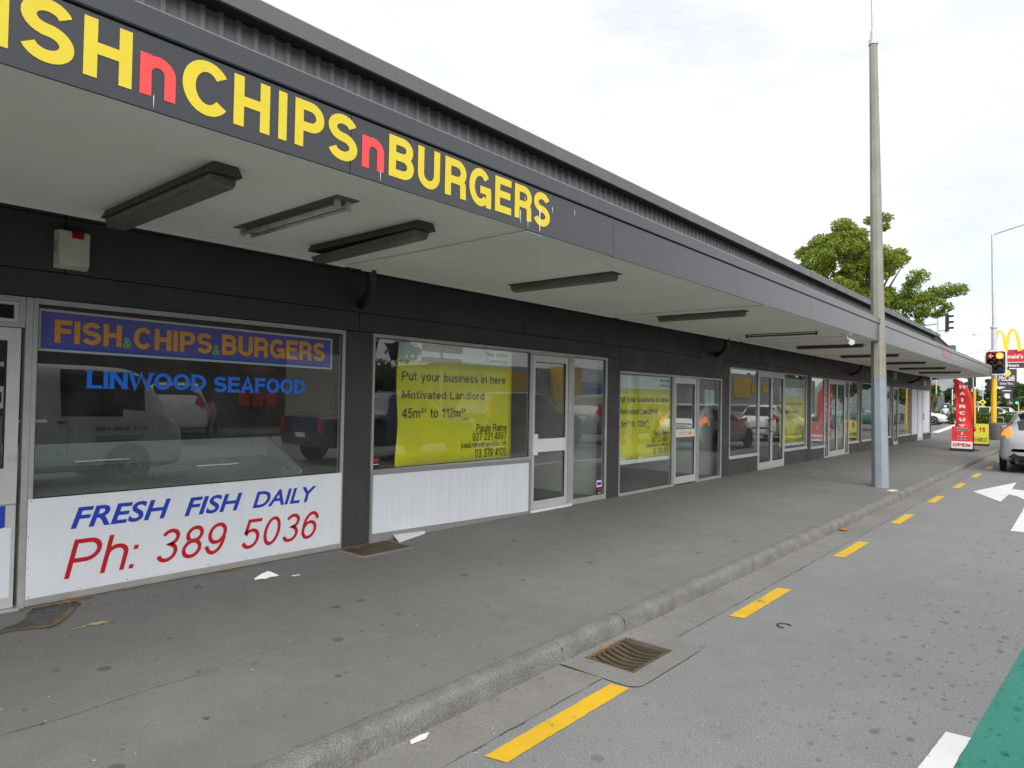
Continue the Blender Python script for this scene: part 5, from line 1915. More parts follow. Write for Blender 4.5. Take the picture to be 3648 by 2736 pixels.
for i in range(130):
    y = 0.8 + 18 * random.random() ** 1.6
    x = random.uniform(.1, 2.7)
    speck(x, y, zf(x) + .002, random.uniform(.002, .007) * (1 + y * .05))
for i in range(70):
    y = 1.2 + 12 * random.random() ** 1.5
    x = random.uniform(2.9, 4.6)
    speck(x, y, ZR + .004 + (.004 if x < 3.4 else 0), random.uniform(.002, .006) * (1 + y * .05))
tag(sp.build('pale_specks', K['butt'], recalc=False), 'pale specks of grit and scraps strewn over the footpath', 'litter', kind='stuff')
sp = MB()
for i in range(420):
    y = 1.0 + 28 * random.random()
    x = .02 + abs(random.gauss(0, .035))
    speck(x, y, zf(x) + .003 + random.random() * .006, random.uniform(.006, .016))
for i in range(90):
    speck(2.90 + abs(random.gauss(0, .02)), 1.5 + 15 * random.random(), ZR + .006, random.uniform(.006, .016))
for i in range(70):
    t_ = random.random()
    speck(hx0 + .012 + abs(random.gauss(0, .012)), hy0 + (hy1 - hy0) * t_, ZR + .008, random.uniform(.005, .012))
for i in range(40):
    speck(.06 + abs(random.gauss(0, .03)), 1.30 + .35 * random.random(), zf(.1) + .008, random.uniform(.008, .02))
for (cx, cy) in ((.07, 3.72), (.13, 3.80), (.09, 4.30), (.05, 2.62)):
    for i in range(14):
        speck(cx + random.gauss(0, .02), cy + random.gauss(0, .04), zf(.1) + .008, random.uniform(.008, .022))
tag(sp.build('leaf_crumbs', K['orleaf'], recalc=False), 'brown leaf crumbs gathered along the wall foot and the gutter', 'litter', kind='stuff')

# ================================================================== VEHICLES
def pchip(xk, yk, x):
    xk, yk = np.asarray(xk, float), np.asarray(yk, float)
    h = np.diff(xk)
    d = np.diff(yk) / h
    m_ = np.zeros_like(yk)
    m_[0], m_[-1] = d[0], d[-1]
    for i in range(1, len(xk) - 1):
        m_[i] = 0 if d[i - 1] * d[i] <= 0 else 2 * d[i - 1] * d[i] / (d[i - 1] + d[i])
    i = np.clip(np.searchsorted(xk, x) - 1, 0, len(h) - 1)
    t = (x - xk[i]) / h[i]
    return ((1 + 2 * t) * (1 - t) ** 2 * yk[i] + t * (1 - t) ** 2 * h[i] * m_[i] + t * t * (3 - 2 * t) * yk[i + 1] + t * t * (t - 1) * h[i] * m_[i + 1])


K['carglass'] = M('car_glass', (.012, .014, .014), .06, spec=.7)
K['cartrim'] = M('car_black_trim', (.022, .022, .023), .55)
K['tyre'] = M('tyre_rubber', (.02, .02, .02), .85)
K['rim'] = M('alloy_rim', (.48, .49, .50), .35, metal=.6)
K['headl'] = M('headlamp', (.62, .64, .66), .12)
K['taill'] = M('tail_lamp_red', (.42, .012, .015), .2)
K['tailon'] = emis('lit_tail_lamp', (1.0, .16, .02), .55)
K['plate'] = M('number_plate', (.66, .66, .64), .5)
K['chrome'] = M('chrome', (.7, .7, .7), .12, metal=1.0)


def paint_m(name, col, metal=.3):
    return M(name, col, .28, metal=metal, coat=.8, spec=.5, var=.02, vs=2)


def car(name, label, cat, loc, rotz, keys, paint_, wheels, zones, group=None, rw=.31, step=.06, extra=None):
    t = thing(name, label, cat, loc, rotz, group)
    k = np.array(keys, float)
    ys_ = np.arange(k[0, 0], k[-1, 0] + 1e-6, step)
    ys_ = np.unique(np.concatenate([ys_, k[:2, 0], k[-2:, 0]]))
    P = [pchip(k[:, 0], k[:, j], ys_) for j in range(1, 7)]
    half = 25
    grid = []
    for i, y in enumerate(ys_):
        zl, zb, zt, wl, wb, wt = [q[i] for q in P]
        c = [(0, zl), (wl * .80, zl), (wl * .95, zl + .05), (wl, zl + .17), (wl, zl + (zb - zl) * .55), (wl * .985, zl + (zb - zl) * .75), (wb, zb), (wb + (wt - wb) * .5, zb + (zt - zb) * .48),
             (wt, zt - min(.07, (zt - zb) * .35)), (wt * .86, zt - min(.02, (zt - zb) * .12)), (wt * .45, zt - .004), (0, zt)]
        d = [0]
        for a, b in zip(c[:-1], c[1:]):
            d.append(d[-1] + math.hypot(b[0] - a[0], b[1] - a[1]))
        s_ = np.array(d) / d[-1]
        u = np.linspace(0, 1, half)
        # keep the belt line at a fixed ring index so zones stay straight
        sb = s_[6]
        u = np.concatenate([np.linspace(0, sb, 13), np.linspace(sb, 1, 13)[1:]])
        grid.append(np.stack([pchip(s_, [q[0] for q in c], u), np.full(half, y), pchip(s_, [q[1] for q in c], u)], -1))
    G = np.array(grid)
    n = len(ys_)
    V = np.concatenate([G, (G * np.array([-1, 1, 1]))[:, ::-1]], 1)
    W_ = V.shape[1]
    allv = [tuple(p) for p in V.reshape(-1, 3)]
    groups = {}
    for i in range(n - 1):
        for j in range(W_ - 1):
            if j == half - 1:
                continue
            f = (i * W_ + j, i * W_ + j + 1, (i + 1) * W_ + j + 1, (i + 1) * W_ + j)
            cpt = V[i:i + 2, j:j + 2].reshape(-1, 3).mean(0)
            ring = j if j < half - 1 else W_ - 2 - j
            key = None
            for (zn, pred) in zones:
                if pred(abs(cpt[0]), cpt[1], cpt[2], ring):
                    key = zn + ('+' if cpt[0] > 0 and zn.split('|')[0] not in ('rear_window', 'windscreen') else '')
                    break
            groups.setdefault(key, []).append(f)
    groups.setdefault(None, []).append(tuple(range(W_))[::-1])
    groups[None].append(tuple(range((n - 1) * W_, n * W_)))
    for key, fs_ in groups.items():
        used = sorted({i for f in fs_ for i in f})
        mp_ = {v: q for q, v in enumerate(used)}
        b = MB()
        b.v = [allv[i] for i in used]
        b.f = [tuple(mp_[i] for i in f) for f in fs_]
        if key is None:
            nm, mt_ = 'body', paint_
        else:
            nm, mk = key.rstrip('+').split('|')
            mt_ = K[mk]
        o_ = b.build(nm, mt_, t, smooth=True, local=True)
        bmx = bmesh.new()
        bmx.from_mesh(o_.data)
        bmesh.ops.remove_doubles(bmx, verts=bmx.verts, dist=.0005)
        bmx.to_mesh(o_.data)
        bmx.free()
        o_.data.polygons.foreach_set('use_smooth', [True] * len(o_.data.polygons))
        o_.data.set_sharp_from_angle(angle=R(50))
    for (yw, xw) in wheels:
        for sx in (-1, 1):
            MB().lathe([(rw + .055, 0), (rw + .055, .004)], (sx * xw - .002, yw, rw + .01), 'x', 24).build('wheel_arch', K['tyre'], t, local=True)
            x_ = sx * (xw + .008)
            o_ = MB().lathe([(rw * .62, -.10 * sx), (rw * .97, -.09 * sx), (rw, -.06 * sx), (rw, .0), (rw * .96, .018 * sx), (rw * .70, .022 * sx), (rw * .66, .012 * sx)], (x_, yw, rw), 'x', 24).build('wheel', K['tyre'], t, local=True, smooth='auto')
            rm = MB()
            rm.lathe([(rw * .66, .012 * sx), (rw * .62, .017 * sx), (rw * .57, .004 * sx)], (x_, yw, rw), 'x', 24)
            rm.lathe([(rw * .18, .016 * sx), (.0001, .022 * sx)], (x_, yw, rw), 'x', 12)
            for q in range(5):
                a = 2 * math.pi * q / 5 + .3
                ca, sa = math.cos(a), math.sin(a)
                w2_ = .10 * rw
                rm.add([(x_ + .012 * sx, yw + ca * rw * .12 - sa * w2_ * 1.5, rw + sa * rw * .12 + ca * w2_ * 1.5), (x_ + .012 * sx, yw + ca * rw * .12 + sa * w2_ * 1.5, rw + sa * rw * .12 - ca * w2_ * 1.5),
                        (x_ + .010 * sx, yw + ca * rw * .6 + sa * w2_, rw + sa * rw * .6 - ca * w2_), (x_ + .010 * sx, yw + ca * rw * .6 - sa * w2_, rw + sa * rw * .6 + ca * w2_)], [(0, 1, 2, 3)])
            rm.build('rim', K['rim'], o_, local=True)
            MB().lathe([(rw * .6, .0), (.0001, .001)], (x_ - .004 * sx, yw, rw), 'x', 16).build('brake_shadow', K['cartrim'], o_, local=True)
    if extra:
        extra(t)
    return t


def glass_zones(side, ws, rear, wsx=.62, rwx=.56, ring0=13):
    z_ = []
    for (a, b, zmin) in side:
        z_.append(('side_window|carglass', lambda x, y, z, r_, a=a, b=b, zm=zmin: 12 <= r_ <= 17 and a < y < b and z > zm))
    z_.append(('windscreen|carglass', lambda x, y, z, r_: r_ >= 17 and ws[0] < y < ws[1] and x < wsx))
    if rear:
        z_.append(('rear_window|carglass', lambda x, y, z, r_: r_ >= 16 and rear[0] < y < rear[1] and x < rwx and z > rear[2]))
    return z_


def lbox(t, name, mat, x0, x1, y0, y1, z0, z1, bevel=.008):
    return MB().box(x0, x1, y0, y1, z0, z1).build(name, K[mat] if isinstance(mat, str) else mat, t, local=True, bevel=bevel)


HATCH = [(-2.075, .42, .56, .62, .58, .54, .45), (-2.06, .33, .70, .76, .72, .69, .58), (-2.02, .29, .82, .92, .80, .77, .63), (-1.93, .27, .90, 1.03, .835, .80, .61), (-1.78, .25, .93, 1.17, .845, .805, .585), (-1.58, .23, .94, 1.345, .85, .81, .57),
         (-1.42, .22, .94, 1.415, .85, .81, .58), (-.9, .20, .93, 1.455, .85, .81, .60), (-.2, .20, .92, 1.455, .85, .81, .60), (.25, .20, .92, 1.41, .85, .81, .585), (.75, .20, .92, 1.17, .85, .80, .60), (1.12, .20, .90, .985, .85, .79, .63),
         (1.6, .22, .84, .90, .83, .76, .60), (1.9, .26, .74, .79, .77, .70, .52), (2.05, .32, .58, .64, .66, .60, .42), (2.08, .40, .50, .54, .55, .50, .35)]
focus_z = [('rear_window|carglass', lambda x, y, z, r_: x < .50 and y < -1.56 and z > 1.0),
           ('tail_light|taill', lambda x, y, z, r_: .60 < x and y < -1.62 and 1.12 < z < 1.27),
           ('tail_light|tailon', lambda x, y, z, r_: .62 < x and y < -1.74 and .86 < z < 1.121),
           ('lower_valance|cartrim', lambda x, y, z, r_: z < .43 and y < -1.80 and x < .66)] + glass_zones([(-1.35, -.42, .95), (-.36, .62, .95)], (.32, 1.06), None)


def focus_extra(t):
    lbox(t, 'number_plate', 'plate', -.19, .19, -2.078, -2.066, .70, .80, .002)
    lbox(t, 'plate_recess', 'cartrim', -.36, .36, -2.0655, -2.05, .825, .855, .003)
    for sx in (-1, 1):
        lbox(t, 'reflector', 'taill', sx * .62 - .10, sx * .62 + .10, -2.052, -1.98, .46, .515)
        lbox(t, 'wing_mirror', SILV, sx * .93 - .10, sx * .93 + .10, .62, .74, .90, 1.04, .03)
    MB().tube([(-.50, -1.9, .30), (-.50, -2.09, .30)], .045, 12).build('exhaust', K['cartrim'], t, local=True)
    MB().box(-.56, .56, -1.66, -1.42, 1.405, 1.43).build('roof_spoiler', SILV, t, local=True, bevel=.01)
    MB().box(-.55, -.22, -2.06, -2.03, .52, .535).build('bumper_crease', SILV, t, local=True)


SILV = paint_m('silver_car_paint', (.44, .46, .48), .55)
WHT = paint_m('white_car_paint', (.72, .73, .74), .0)
PEARL = paint_m('pearl_silver_car_paint', (.60, .62, .63), .25)
car('hatchback_car', 'silver hatchback waiting with lit tail lamps at the right edge of the picture', 'car', (4.44, 21.42, ZR), 0, HATCH, SILV, [(-1.32, .845), (1.30, .845)], focus_z, extra=focus_extra, step=.04)
simple_tail = lambda yb, z0, z1, x0: ('tail_light|taill', lambda x, y, z, r_: x > x0 and y < yb and z0 < z < z1)
simple_head = lambda yf, z0, z1, x0: ('headlight|headl', lambda x, y, z, r_: x > x0 and y > yf and z0 < z < z1)
hz_ = glass_zones([(-1.35, -.42, .95), (-.36, .62, .95)], (.32, 1.06), (-1.95, -1.56, 1.0)) + [simple_tail(-1.75, .8, 1.1, .52), simple_head(1.72, .56, .80, .46)]


def plates(t, yb, z=.7):
    lbox(t, 'number_plate', 'plate', -.19, .19, yb - .012, yb, z, z + .10, .002)


car('hatchback_car', 'white hatchback stopped ahead of the silver hatchback', 'car', (4.80, 28.6, ZR), 0, HATCH, WHT, [(-1.32, .845), (1.30, .845)], hz_, extra=lambda t: plates(t, -2.07))
SEDAN = [(-2.28, .42, .58, .64, .58, .55, .45), (-2.26, .33, .76, .82, .74, .71, .58), (-2.18, .28, .88, .96, .82, .78, .62), (-1.75, .24, .94, 1.02, .85, .81, .64), (-1.50, .22, .94, 1.07, .86, .82, .63), (-1.05, .20, .93, 1.33, .865, .82, .60), (-.75, .20, .93, 1.42, .865, .82, .60), (-.1, .20, .92, 1.45, .865, .82, .61),
         (.35, .20, .92, 1.39, .865, .82, .60), (.85, .20, .91, 1.14, .865, .81, .61), (1.2, .20, .89, .97, .86, .80, .64), (1.75, .22, .82, .89, .84, .77, .62), (2.1, .26, .72, .78, .78, .71, .54), (2.24, .32, .58, .63, .66, .60, .42), (2.28, .40, .50, .54, .54, .50, .35)]
sz_ = glass_zones([(-1.0, -.30, .95), (-.24, .72, .95)], (.42, 1.15), (-1.46, -.95, 1.05)) + [simple_tail(-2.0, .72, .92, .44), simple_head(1.88, .55, .76, .46)]
car('sedan_car', 'pale silver sedan crossing the side street beyond the shop corner', 'car', (-5.55, 62.3, ZR), R(-90), SEDAN, PEARL, [(-1.40, .86), (1.42, .86)], sz_, extra=lambda t: plates(t, -2.27), rw=.33)
WAGON = [(-2.3, .42, .60, .66, .60, .56, .45), (-2.28, .33, .80, .90, .76, .73, .60), (-2.2, .28, .92, 1.06, .83, .80, .62), (-1.95, .24, .95, 1.38, .86, .82, .60), (-1.75, .22, .95, 1.46, .865, .82, .61), (-.6, .20, .94, 1.50, .87, .82, .62),
         (.30, .20, .93, 1.45, .87, .82, .61), (.85, .20, .92, 1.17, .865, .81, .62), (1.2, .20, .90, .99, .86, .80, .64), (1.8, .22, .83, .90, .84, .77, .62), (2.12, .27, .72, .78, .77, .70, .52), (2.27, .34, .57, .62, .64, .58, .42), (2.3, .42, .5, .54, .52, .48, .35)]
wz_ = glass_zones([(-1.85, -1.05, .97), (-.98, -.22, .97), (-.16, .74, .97)], (.40, 1.15), (-2.18, -1.95, 1.08)) + [simple_tail(-2.1, .85, 1.2, .5), simple_head(1.9, .56, .78, .46)]
GP = 'white cars parked behind the hedge'
car('station_wagon', 'white station wagon parked behind the hedge, nearest the yellow poles', 'car', (-1.2, 72.5, ZR), R(-96), WAGON, WHT, [(-1.4, .86), (1.42, .86)], wz_, GP, rw=.32)
car('station_wagon', 'white station wagon parked further back behind the hedge', 'car', (-2.4, 80.0, ZR), R(84), WAGON, WHT, [(-1.4, .86), (1.42, .86)], wz_, GP, rw=.32)
car('sedan_car', 'small white car far off beside the tall restaurant sign pole', 'car', (1.6, 96.0, ZR), R(-90), SEDAN, WHT, [(-1.40, .86), (1.42, .86)], sz_, GP, rw=.32)

# traffic queued in the far lane: outside the picture but mirrored in the shop glass
QG = 'traffic queue mirrored in the shop windows'
VAN = [(-2.35, .40, .70, 1.70, .74, .73, .62), (-2.33, .32, 1.10, 1.86, .82, .80, .68), (-2.2, .26, 1.14, 1.93, .845, .83, .70), (-1.0, .24, 1.14, 1.97, .85, .835, .71), (.6, .24, 1.13, 1.97, .85, .835, .71), (1.35, .24, 1.12, 1.95, .85, .83, .70), (1.68, .24, 1.10, 1.86, .85, .82, .69),
       (2.05, .24, 1.06, 1.42, .845, .81, .70), (2.22, .26, 1.0, 1.16, .84, .79, .68), (2.34, .30, .86, .98, .80, .75, .62), (2.40, .40, .62, .72, .70, .65, .5)]
vz_ = glass_zones([(-1.95, -.05, 1.18), (.05, .35, 9), (.50, 1.72, 1.18)], (1.62, 2.18), None) + [('rear_window|carglass', lambda x, y, z, r_: y < -2.3 and z > 1.2), simple_tail(-2.2, .8, 1.1, .66), simple_head(2.12, .72, .96, .50)]
VSIL = paint_m('van_silver_paint', (.62, .62, .60), .1)


def van_extra(t):
    nn_ = 28
    for (cy, cz, mk, r0, r1) in ((-1.50, 1.50, 'bluew', .20, .11), (-1.10, 1.50, 'greent', .20, .11)):
        b = MB()
        for k in range(nn_):
            a = 2 * math.pi * k / nn_
            b.v.append((-.862, cy + r0 * math.cos(a), cz + r0 * math.sin(a)))
            b.v.append((-.862, cy + r1 * math.cos(a), cz + r1 * math.sin(a)))
        b.f += [(2 * k, 2 * k + 1, (2 * k + 3) % (2 * nn_), (2 * k + 2) % (2 * nn_)) for k in range(nn_)]
        b.build('logo_ring', K[mk], t, local=True)
    for k in range(5):
        MB().box(-.862, -.858, -1.75 + .1 * (k % 2), -.95, .62 + k * .10, .675 + k * .10).build('logo_bar', K['bluew'], t, local=True)
    mv = lambda p: (-.864 - p[0], -p[1], p[2])
    for (s_, z0, z1, ya, yb2) in (('021 830 208', .90, .955, .95, 1.75), ('33 Coleran Lane', .78, .82, .95, 1.7), ('Christchurch', .72, .76, .95, 1.6)):
        vv_, fs_ = font_glyphs(s_, .01)
        P__ = [mv(p) for p in fit(vv_, (-yb2, -ya, z0, z1), 0.0)]
        MB().add(P__, fs_).build('lettering', K['black_t'], t, local=True, recalc=False)
    for yy in (.42, -.02):
        MB().box(-.866, -.856, yy, yy + .10, 1.02, 1.06).build('handle', K['cartrim'], t, local=True)
        MB().box(-.859, -.857, yy + .14, yy + .146, .45, 1.75).build('door_seam', K['cartrim'], t, local=True)


car('delivery_van', 'silver van with blue and green ring logo, mirrored in the fish shop window', 'van', (7.85, 2.95, ZR), 0, VAN, VSIL, [(-1.35, .85), (1.45, .85)], vz_, QG, extra=van_extra, rw=.31)
SUV = [(-2.3, .50, .75, .82, .70, .66, .52), (-2.28, .42, .92, 1.10, .82, .79, .64), (-2.2, .36, 1.05, 1.30, .88, .85, .66), (-1.98, .34, 1.08, 1.62, .91, .865, .65), (-1.7, .32, 1.08, 1.70, .915, .87, .66), (-.5, .32, 1.07, 1.74, .92, .87, .67),
       (.35, .32, 1.06, 1.68, .92, .87, .66), (.9, .32, 1.05, 1.34, .91, .86, .67), (1.2, .32, 1.04, 1.16, .91, .85, .69), (1.85, .34, .99, 1.06, .89, .82, .67), (2.15, .38, .86, .93, .83, .76, .58), (2.28, .44, .68, .74, .70, .64, .46), (2.32, .52, .60, .64, .58, .54, .4)]
uz_ = glass_zones([(-1.92, -1.15, 1.12), (-1.08, -.25, 1.12), (-.18, .80, 1.12)], (.42, 1.15), (-2.2, -1.98, 1.3)) + [simple_tail(-2.1, .95, 1.35, .58), simple_head(1.95, .72, .95, .5)]
UTE = [(-2.5, .45, .70, .76, .78, .76, .66), (-2.48, .42, .98, 1.04, .85, .83, .74), (-2.3, .38, 1.02, 1.06, .87, .84, .76), (-.75, .36, 1.02, 1.08, .88, .84, .74), (-.55, .36, 1.02, 1.40, .88, .84, .66), (-.40, .36, 1.02, 1.62, .88, .84, .62), (.3, .36, 1.01, 1.66, .88, .84, .63), (.75, .36, 1.01, 1.55, .88, .83, .62),
       (1.2, .36, 1.0, 1.22, .88, .83, .65), (1.45, .36, .98, 1.10, .87, .82, .66), (2.1, .38, .92, 1.0, .85, .79, .64), (2.4, .42, .78, .84, .78, .72, .56), (2.5, .5, .6, .66, .62, .58, .45)]
ez_ = glass_zones([(-.40, .28, 1.06), (.34, 1.0, 1.06)], (.78, 1.38), (-.62, -.42, 1.15)) + [simple_tail(-2.42, .72, .98, .66), simple_head(2.2, .68, .88, .5)]
car('pickup_truck', 'dark blue pickup truck mirrored in the right end of the fish shop window', 'truck', (8.05, 10.8, ZR), 0, UTE, paint_m('blue_ute_paint', (.012, .035, .09)), [(-1.55, .87), (1.55, .87)], ez_, QG, extra=lambda t: plates(t, -2.49, .6), rw=.35)
car('suv_car', 'dark grey four-wheel drive mirrored beside the first yellow poster', 'car', (8.0, 15.9, ZR), 0, SUV, paint_m('dark_grey_paint', (.035, .037, .04)), [(-1.4, .91), (1.42, .91)], uz_, QG, extra=lambda t: plates(t, -2.29, .85), rw=.36)
car('suv_car', 'silver four-wheel drive mirrored in the side window next to a door', 'car', (8.0, 21.4, ZR), 0, SUV, paint_m('silver_suv_paint', (.30, .31, .30), .4), [(-1.4, .91), (1.42, .91)], uz_, QG, extra=lambda t: plates(t, -2.29, .85), rw=.36)
car('sedan_car', 'black sedan mirrored in the door of the third shop', 'car', (8.0, 27.0, ZR), 0, SEDAN, paint_m('black_paint', (.012, .012, .014)), [(-1.40, .86), (1.42, .86)], sz_, QG, extra=lambda t: plates(t, -2.27), rw=.32)
car('sedan_car', 'dark green sedan mirrored in the window with the glass double doors', 'car', (8.0, 33.3, ZR), 0, SEDAN, paint_m('dark_green_paint', (.012, .035, .032)), [(-1.40, .86), (1.42, .86)], sz_, QG, extra=lambda t: plates(t, -2.27), rw=.32)
car('hatchback_car', 'red hatchback mirrored above the dark sedan in the third shop', 'car', (11.6, 31.6, ZR), 0, HATCH, paint_m('red_paint', (.22, .012, .02)), [(-1.32, .845), (1.30, .845)], hz_, QG, extra=lambda t: plates(t, -2.07))
car('suv_car', 'white four-wheel drive mirrored behind the van in the fish shop window', 'car', (17.0, 9.6, ZR + .14), R(-60), SUV, WHT, [(-1.4, .91), (1.42, .91)], uz_, QG, rw=.36)
car('pickup_truck', 'green pickup truck mirrored in the windows behind the feather flag', 'truck', (5.6, 44.6, ZR), R(-90), UTE, paint_m('green_ute_paint', (.03, .13, .11)), [(-1.55, .87), (1.55, .87)], ez_, QG, rw=.36)
car('sedan_car', 'red car mirrored past the green sedan', 'car', (12.0, 39.0, ZR), 0, SEDAN, paint_m('bright_red_paint', (.40, .02, .03)), [(-1.40, .86), (1.42, .86)], sz_, QG, rw=.32)

# opposite side of the road, seen only as reflections
OB = thing('hardware_store', 'grey ribbed store with yellow panels across the road, mirrored in the glass', 'building', (22, 50, 0))
b = MB()
yy = 27.0
while yy < 92:
    ht = 3.4 if yy < 58 else 4.3
    b.prism([(22.0, -.2), (24.5, -.2), (24.5, ht), (22.0, ht)], 'y', yy, yy + .32)
    b.prism([(22.03, -.2), (24.4, -.2), (24.4, ht - .02), (22.03, ht - .02)], 'y', yy + .322, yy + .398)
    yy += .40
b.build('ribbed_wall', K['corr'], OB)
MB().box(24.6, 60, 27, 57.9, -.2, 3.3).build('hall', K['corr'], OB)
MB().box(24.6, 60, 58, 92, -.2, 4.2).build('hall', K['corr'], OB)
MB().box(21.85, 21.99, 31.0, 33.4, 1.75, 3.05).build('yellow_panel', K['stores'], OB)
MB().box(20.8, 21.84, 35.4, 37.5, -.1, 3.55).build('yellow_tower', K['stores'], OB)
MB().box(21.90, 21.99, 65.8, 70.1, 1.85, 3.95).build('yellow_panel', K['stores'], OB)
MB().box(21.90, 21.99, 70.5, 72.0, 2.4, 3.3).build('yellow_panel', K['stores'], OB)
MB().box(21.90, 21.99, 73.6, 75.5, 2.4, 3.3).build('yellow_panel', K['stores'], OB)
MB().box(21.86, 21.99, 37.9, 42.2, -.1, 3.6).build('white_bay', K['whitep'], OB)
bl = thing('blue_billboard', 'blue sign across the road reading RESTRONICS, mirrored in a side window', 'sign', (21.8, 40.3, 0))
MB().box(21.70, 21.84, 38.8, 41.85, 1.78, 2.60).build('face', K['bluesg'], bl)
MB().box(21.75, 21.83, 40.2, 40.4, -.1, 1.779).build('post', K['galv'], bl)
mo = lambda x: (lambda p: (x - p[0], -p[1], p[2]))
put('lettering', font_glyphs('RESTRONICS', .01), (-41.6, -39.1, 2.25, 2.5), 0.004, K['whitep'], bl, mapf=mo(21.70))
o2 = thing('corner_shop', 'dark shopfront with cream bays across the road, mirrored behind the van', 'building', (22, 12, 0))
MB().box(22.0, 34, -20, 20.5, -.2, 6.4).build('wall', K['intdark'], o2)
MB().box(21.9, 21.99, 16.2, 20.4, 0.0, 3.3).build('bay', K['shopcream'], o2)
MB().box(21.9, 21.99, 13.9, 15.9, 2.28, 2.62).build('sign_band', K['signdk'], o2)
put('lettering', font_glyphs('TIMEOUT', .015), (-15.6, -14.2, 2.34, 2.54), 0.004, K['redn'], o2, mapf=mo(21.89))
for k in range(3):
    MB().box(21.93, 21.995, 14.0 + k * .62, 14.5 + k * .62, .85, 1.45).build('red_poster', K['signred'], o2)
dt = thing('drive_through_sign', 'two dark boards on a post across the road, mirrored above the first poster', 'sign', (20, 23, 0))
for (z0, z1, s_) in ((3.83, 4.2, 'DRIVE THRU'), (3.26, 3.52, 'BREAKFAST 7AM')):
    MB().box(21.5, 21.6, 23.9, 26.8, z0, z1).build('board', K['signred'], dt)
    put('lettering', font_glyphs(s_, .015), (-26.5, -24.2, z0 + .08, z1 - .08), 0.004, K['whitep'], dt, mapf=mo(21.495))
MB().box(21.52, 21.58, 25.2, 25.4, -.1, 4.25).build('post', K['galv'], dt)

# ================================================================== BEYOND THE CORNER
# tall restaurant pylon sign
mc = thing('pylon_sign', 'tall restaurant sign with golden arches over red and dark boards', 'sign', (-2.7, 105, ZR))
YM = 105.0
xm = lambda p: -4.72 + (p - 3515) / 35.2
zm = lambda p: 1.4 + (1446.5 - p) / 28.3
MB().box(xm(3576), xm(3590), YM + .1, YM + .5, ZR, zm(1290)).build('post', K['drywood'], mc)
MB().prism([(xm(3515), zm(1243)), (xm(3656), zm(1243)), (xm(3652), zm(1287)), (xm(3515), zm(1287))], 'y', YM, YM + .45).build('red_board', K['signred'], mc)
MB().box(xm(3548), xm(3646), YM, YM + .4, zm(1309), zm(1289.5)).build('dark_board', K['signdk'], mc)
MB().box(xm(3548), xm(3618), YM, YM + .4, zm(1375), zm(1312)).build('dark_board', K['signdk'], mc)
MB().box(xm(3560), xm(3604), YM, YM + .3, zm(1425), zm(1381)).build('menu_board', K['signdk'], mc)
MB().box(xm(3575), xm(3594), YM - .02, YM - .004, zm(1417), zm(1400)).build('menu_picture', K['whitep'], mc)
MB().box(xm(3566), xm(3598), YM - .02, YM - .004, zm(1391), zm(1388)).build('menu_line', K['whitep'], mc)
MB().lathe([(.0001, -.06), (.42, -.02), (.42, 0)], (xm(3583), YM - .004, zm(1327)), 'y', 16).build('round_badge', K['mcyel'], mc)
put('lettering', letters("McDonald's".upper(), .2, .1) if False else font_glyphs("McDonald's", .025), (xm(3524), xm(3641), zm(1275), zm(1260)), .02, K['whitep'], mc, mapf=facing(YM))
put('lettering', font_glyphs('24 Hours', .025), (xm(3562), xm(3626), zm(1305), zm(1293)), .02, K['whitep'], mc, mapf=facing(YM))
put('lettering', font_glyphs('McCafé', .02, .25), (xm(3553), xm(3612), zm(1355), zm(1335)), .02, K['whitep'], mc, mapf=facing(YM))
put('lettering', font_glyphs('Drive Thru', .02), (xm(3558), xm(3606), zm(1368), zm(1360)), .02, K['whitep'], mc, mapf=facing(YM))
b = MB()


def arch(xa, xb, ztop, zbot, wleg, wtop):
    n = 26
    V_ = []
    for k in range(n + 1):
        u = -1 + 2 * k / n
        x = (xa + xb) / 2 + (xb - xa) / 2 * u
        z = ztop - (ztop - zbot) * (abs(u) ** 2.6)
        V_.append((x, z))
    o_, i_ = [], []
    for k, (x, z) in enumerate(V_):
        a = V_[max(0, k - 1)]
        c_ = V_[min(n, k + 1)]
        d = Vector((c_[0] - a[0], c_[1] - a[1])).normalized()
        nn_ = Vector((-d.y, d.x))
        wd = wtop + (wleg - wtop) * abs(-1 + 2 * k / n) ** 1.5
        o_.append((x + nn_.x * wd / 2, z + nn_.y * wd / 2))
        i_.append((x - nn_.x * wd / 2, z - nn_.y * wd / 2))
    for k in range(n):
        b.prism([o_[k], o_[k + 1], i_[k + 1], i_[k]], 'y', YM - .25, YM + .25)


arch(xm(3533), xm(3580), zm(1175), zm(1248), .42, .24)
b.build('arch', K['mcyel'], mc)
b = MB()
arch(xm(3579), xm(3629), zm(1173), zm(1250), .44, .25)
b.v = [(p[0], p[1] + .01, p[2]) for p in b.v]
b.build('arch', K['mcyel'], mc)
kf = thing('red_sign', 'small red restaurant sign with white letters far behind the shop corner', 'sign', (-11.2, 105, ZR))
MB().box(-11.15 - .35, -10.28, YM, YM + .3, 3.70, 4.35).build('board', K['signred'], kf)
MB().box(-10.98, -10.80, YM + .05, YM + .2, ZR, 3.699).build('post', K['galv'], kf)
put('lettering', letters('KFC', .22, .12), (-11.32, -10.42, 3.98, 4.22), .02, K['whitep'], kf, mapf=facing(YM))

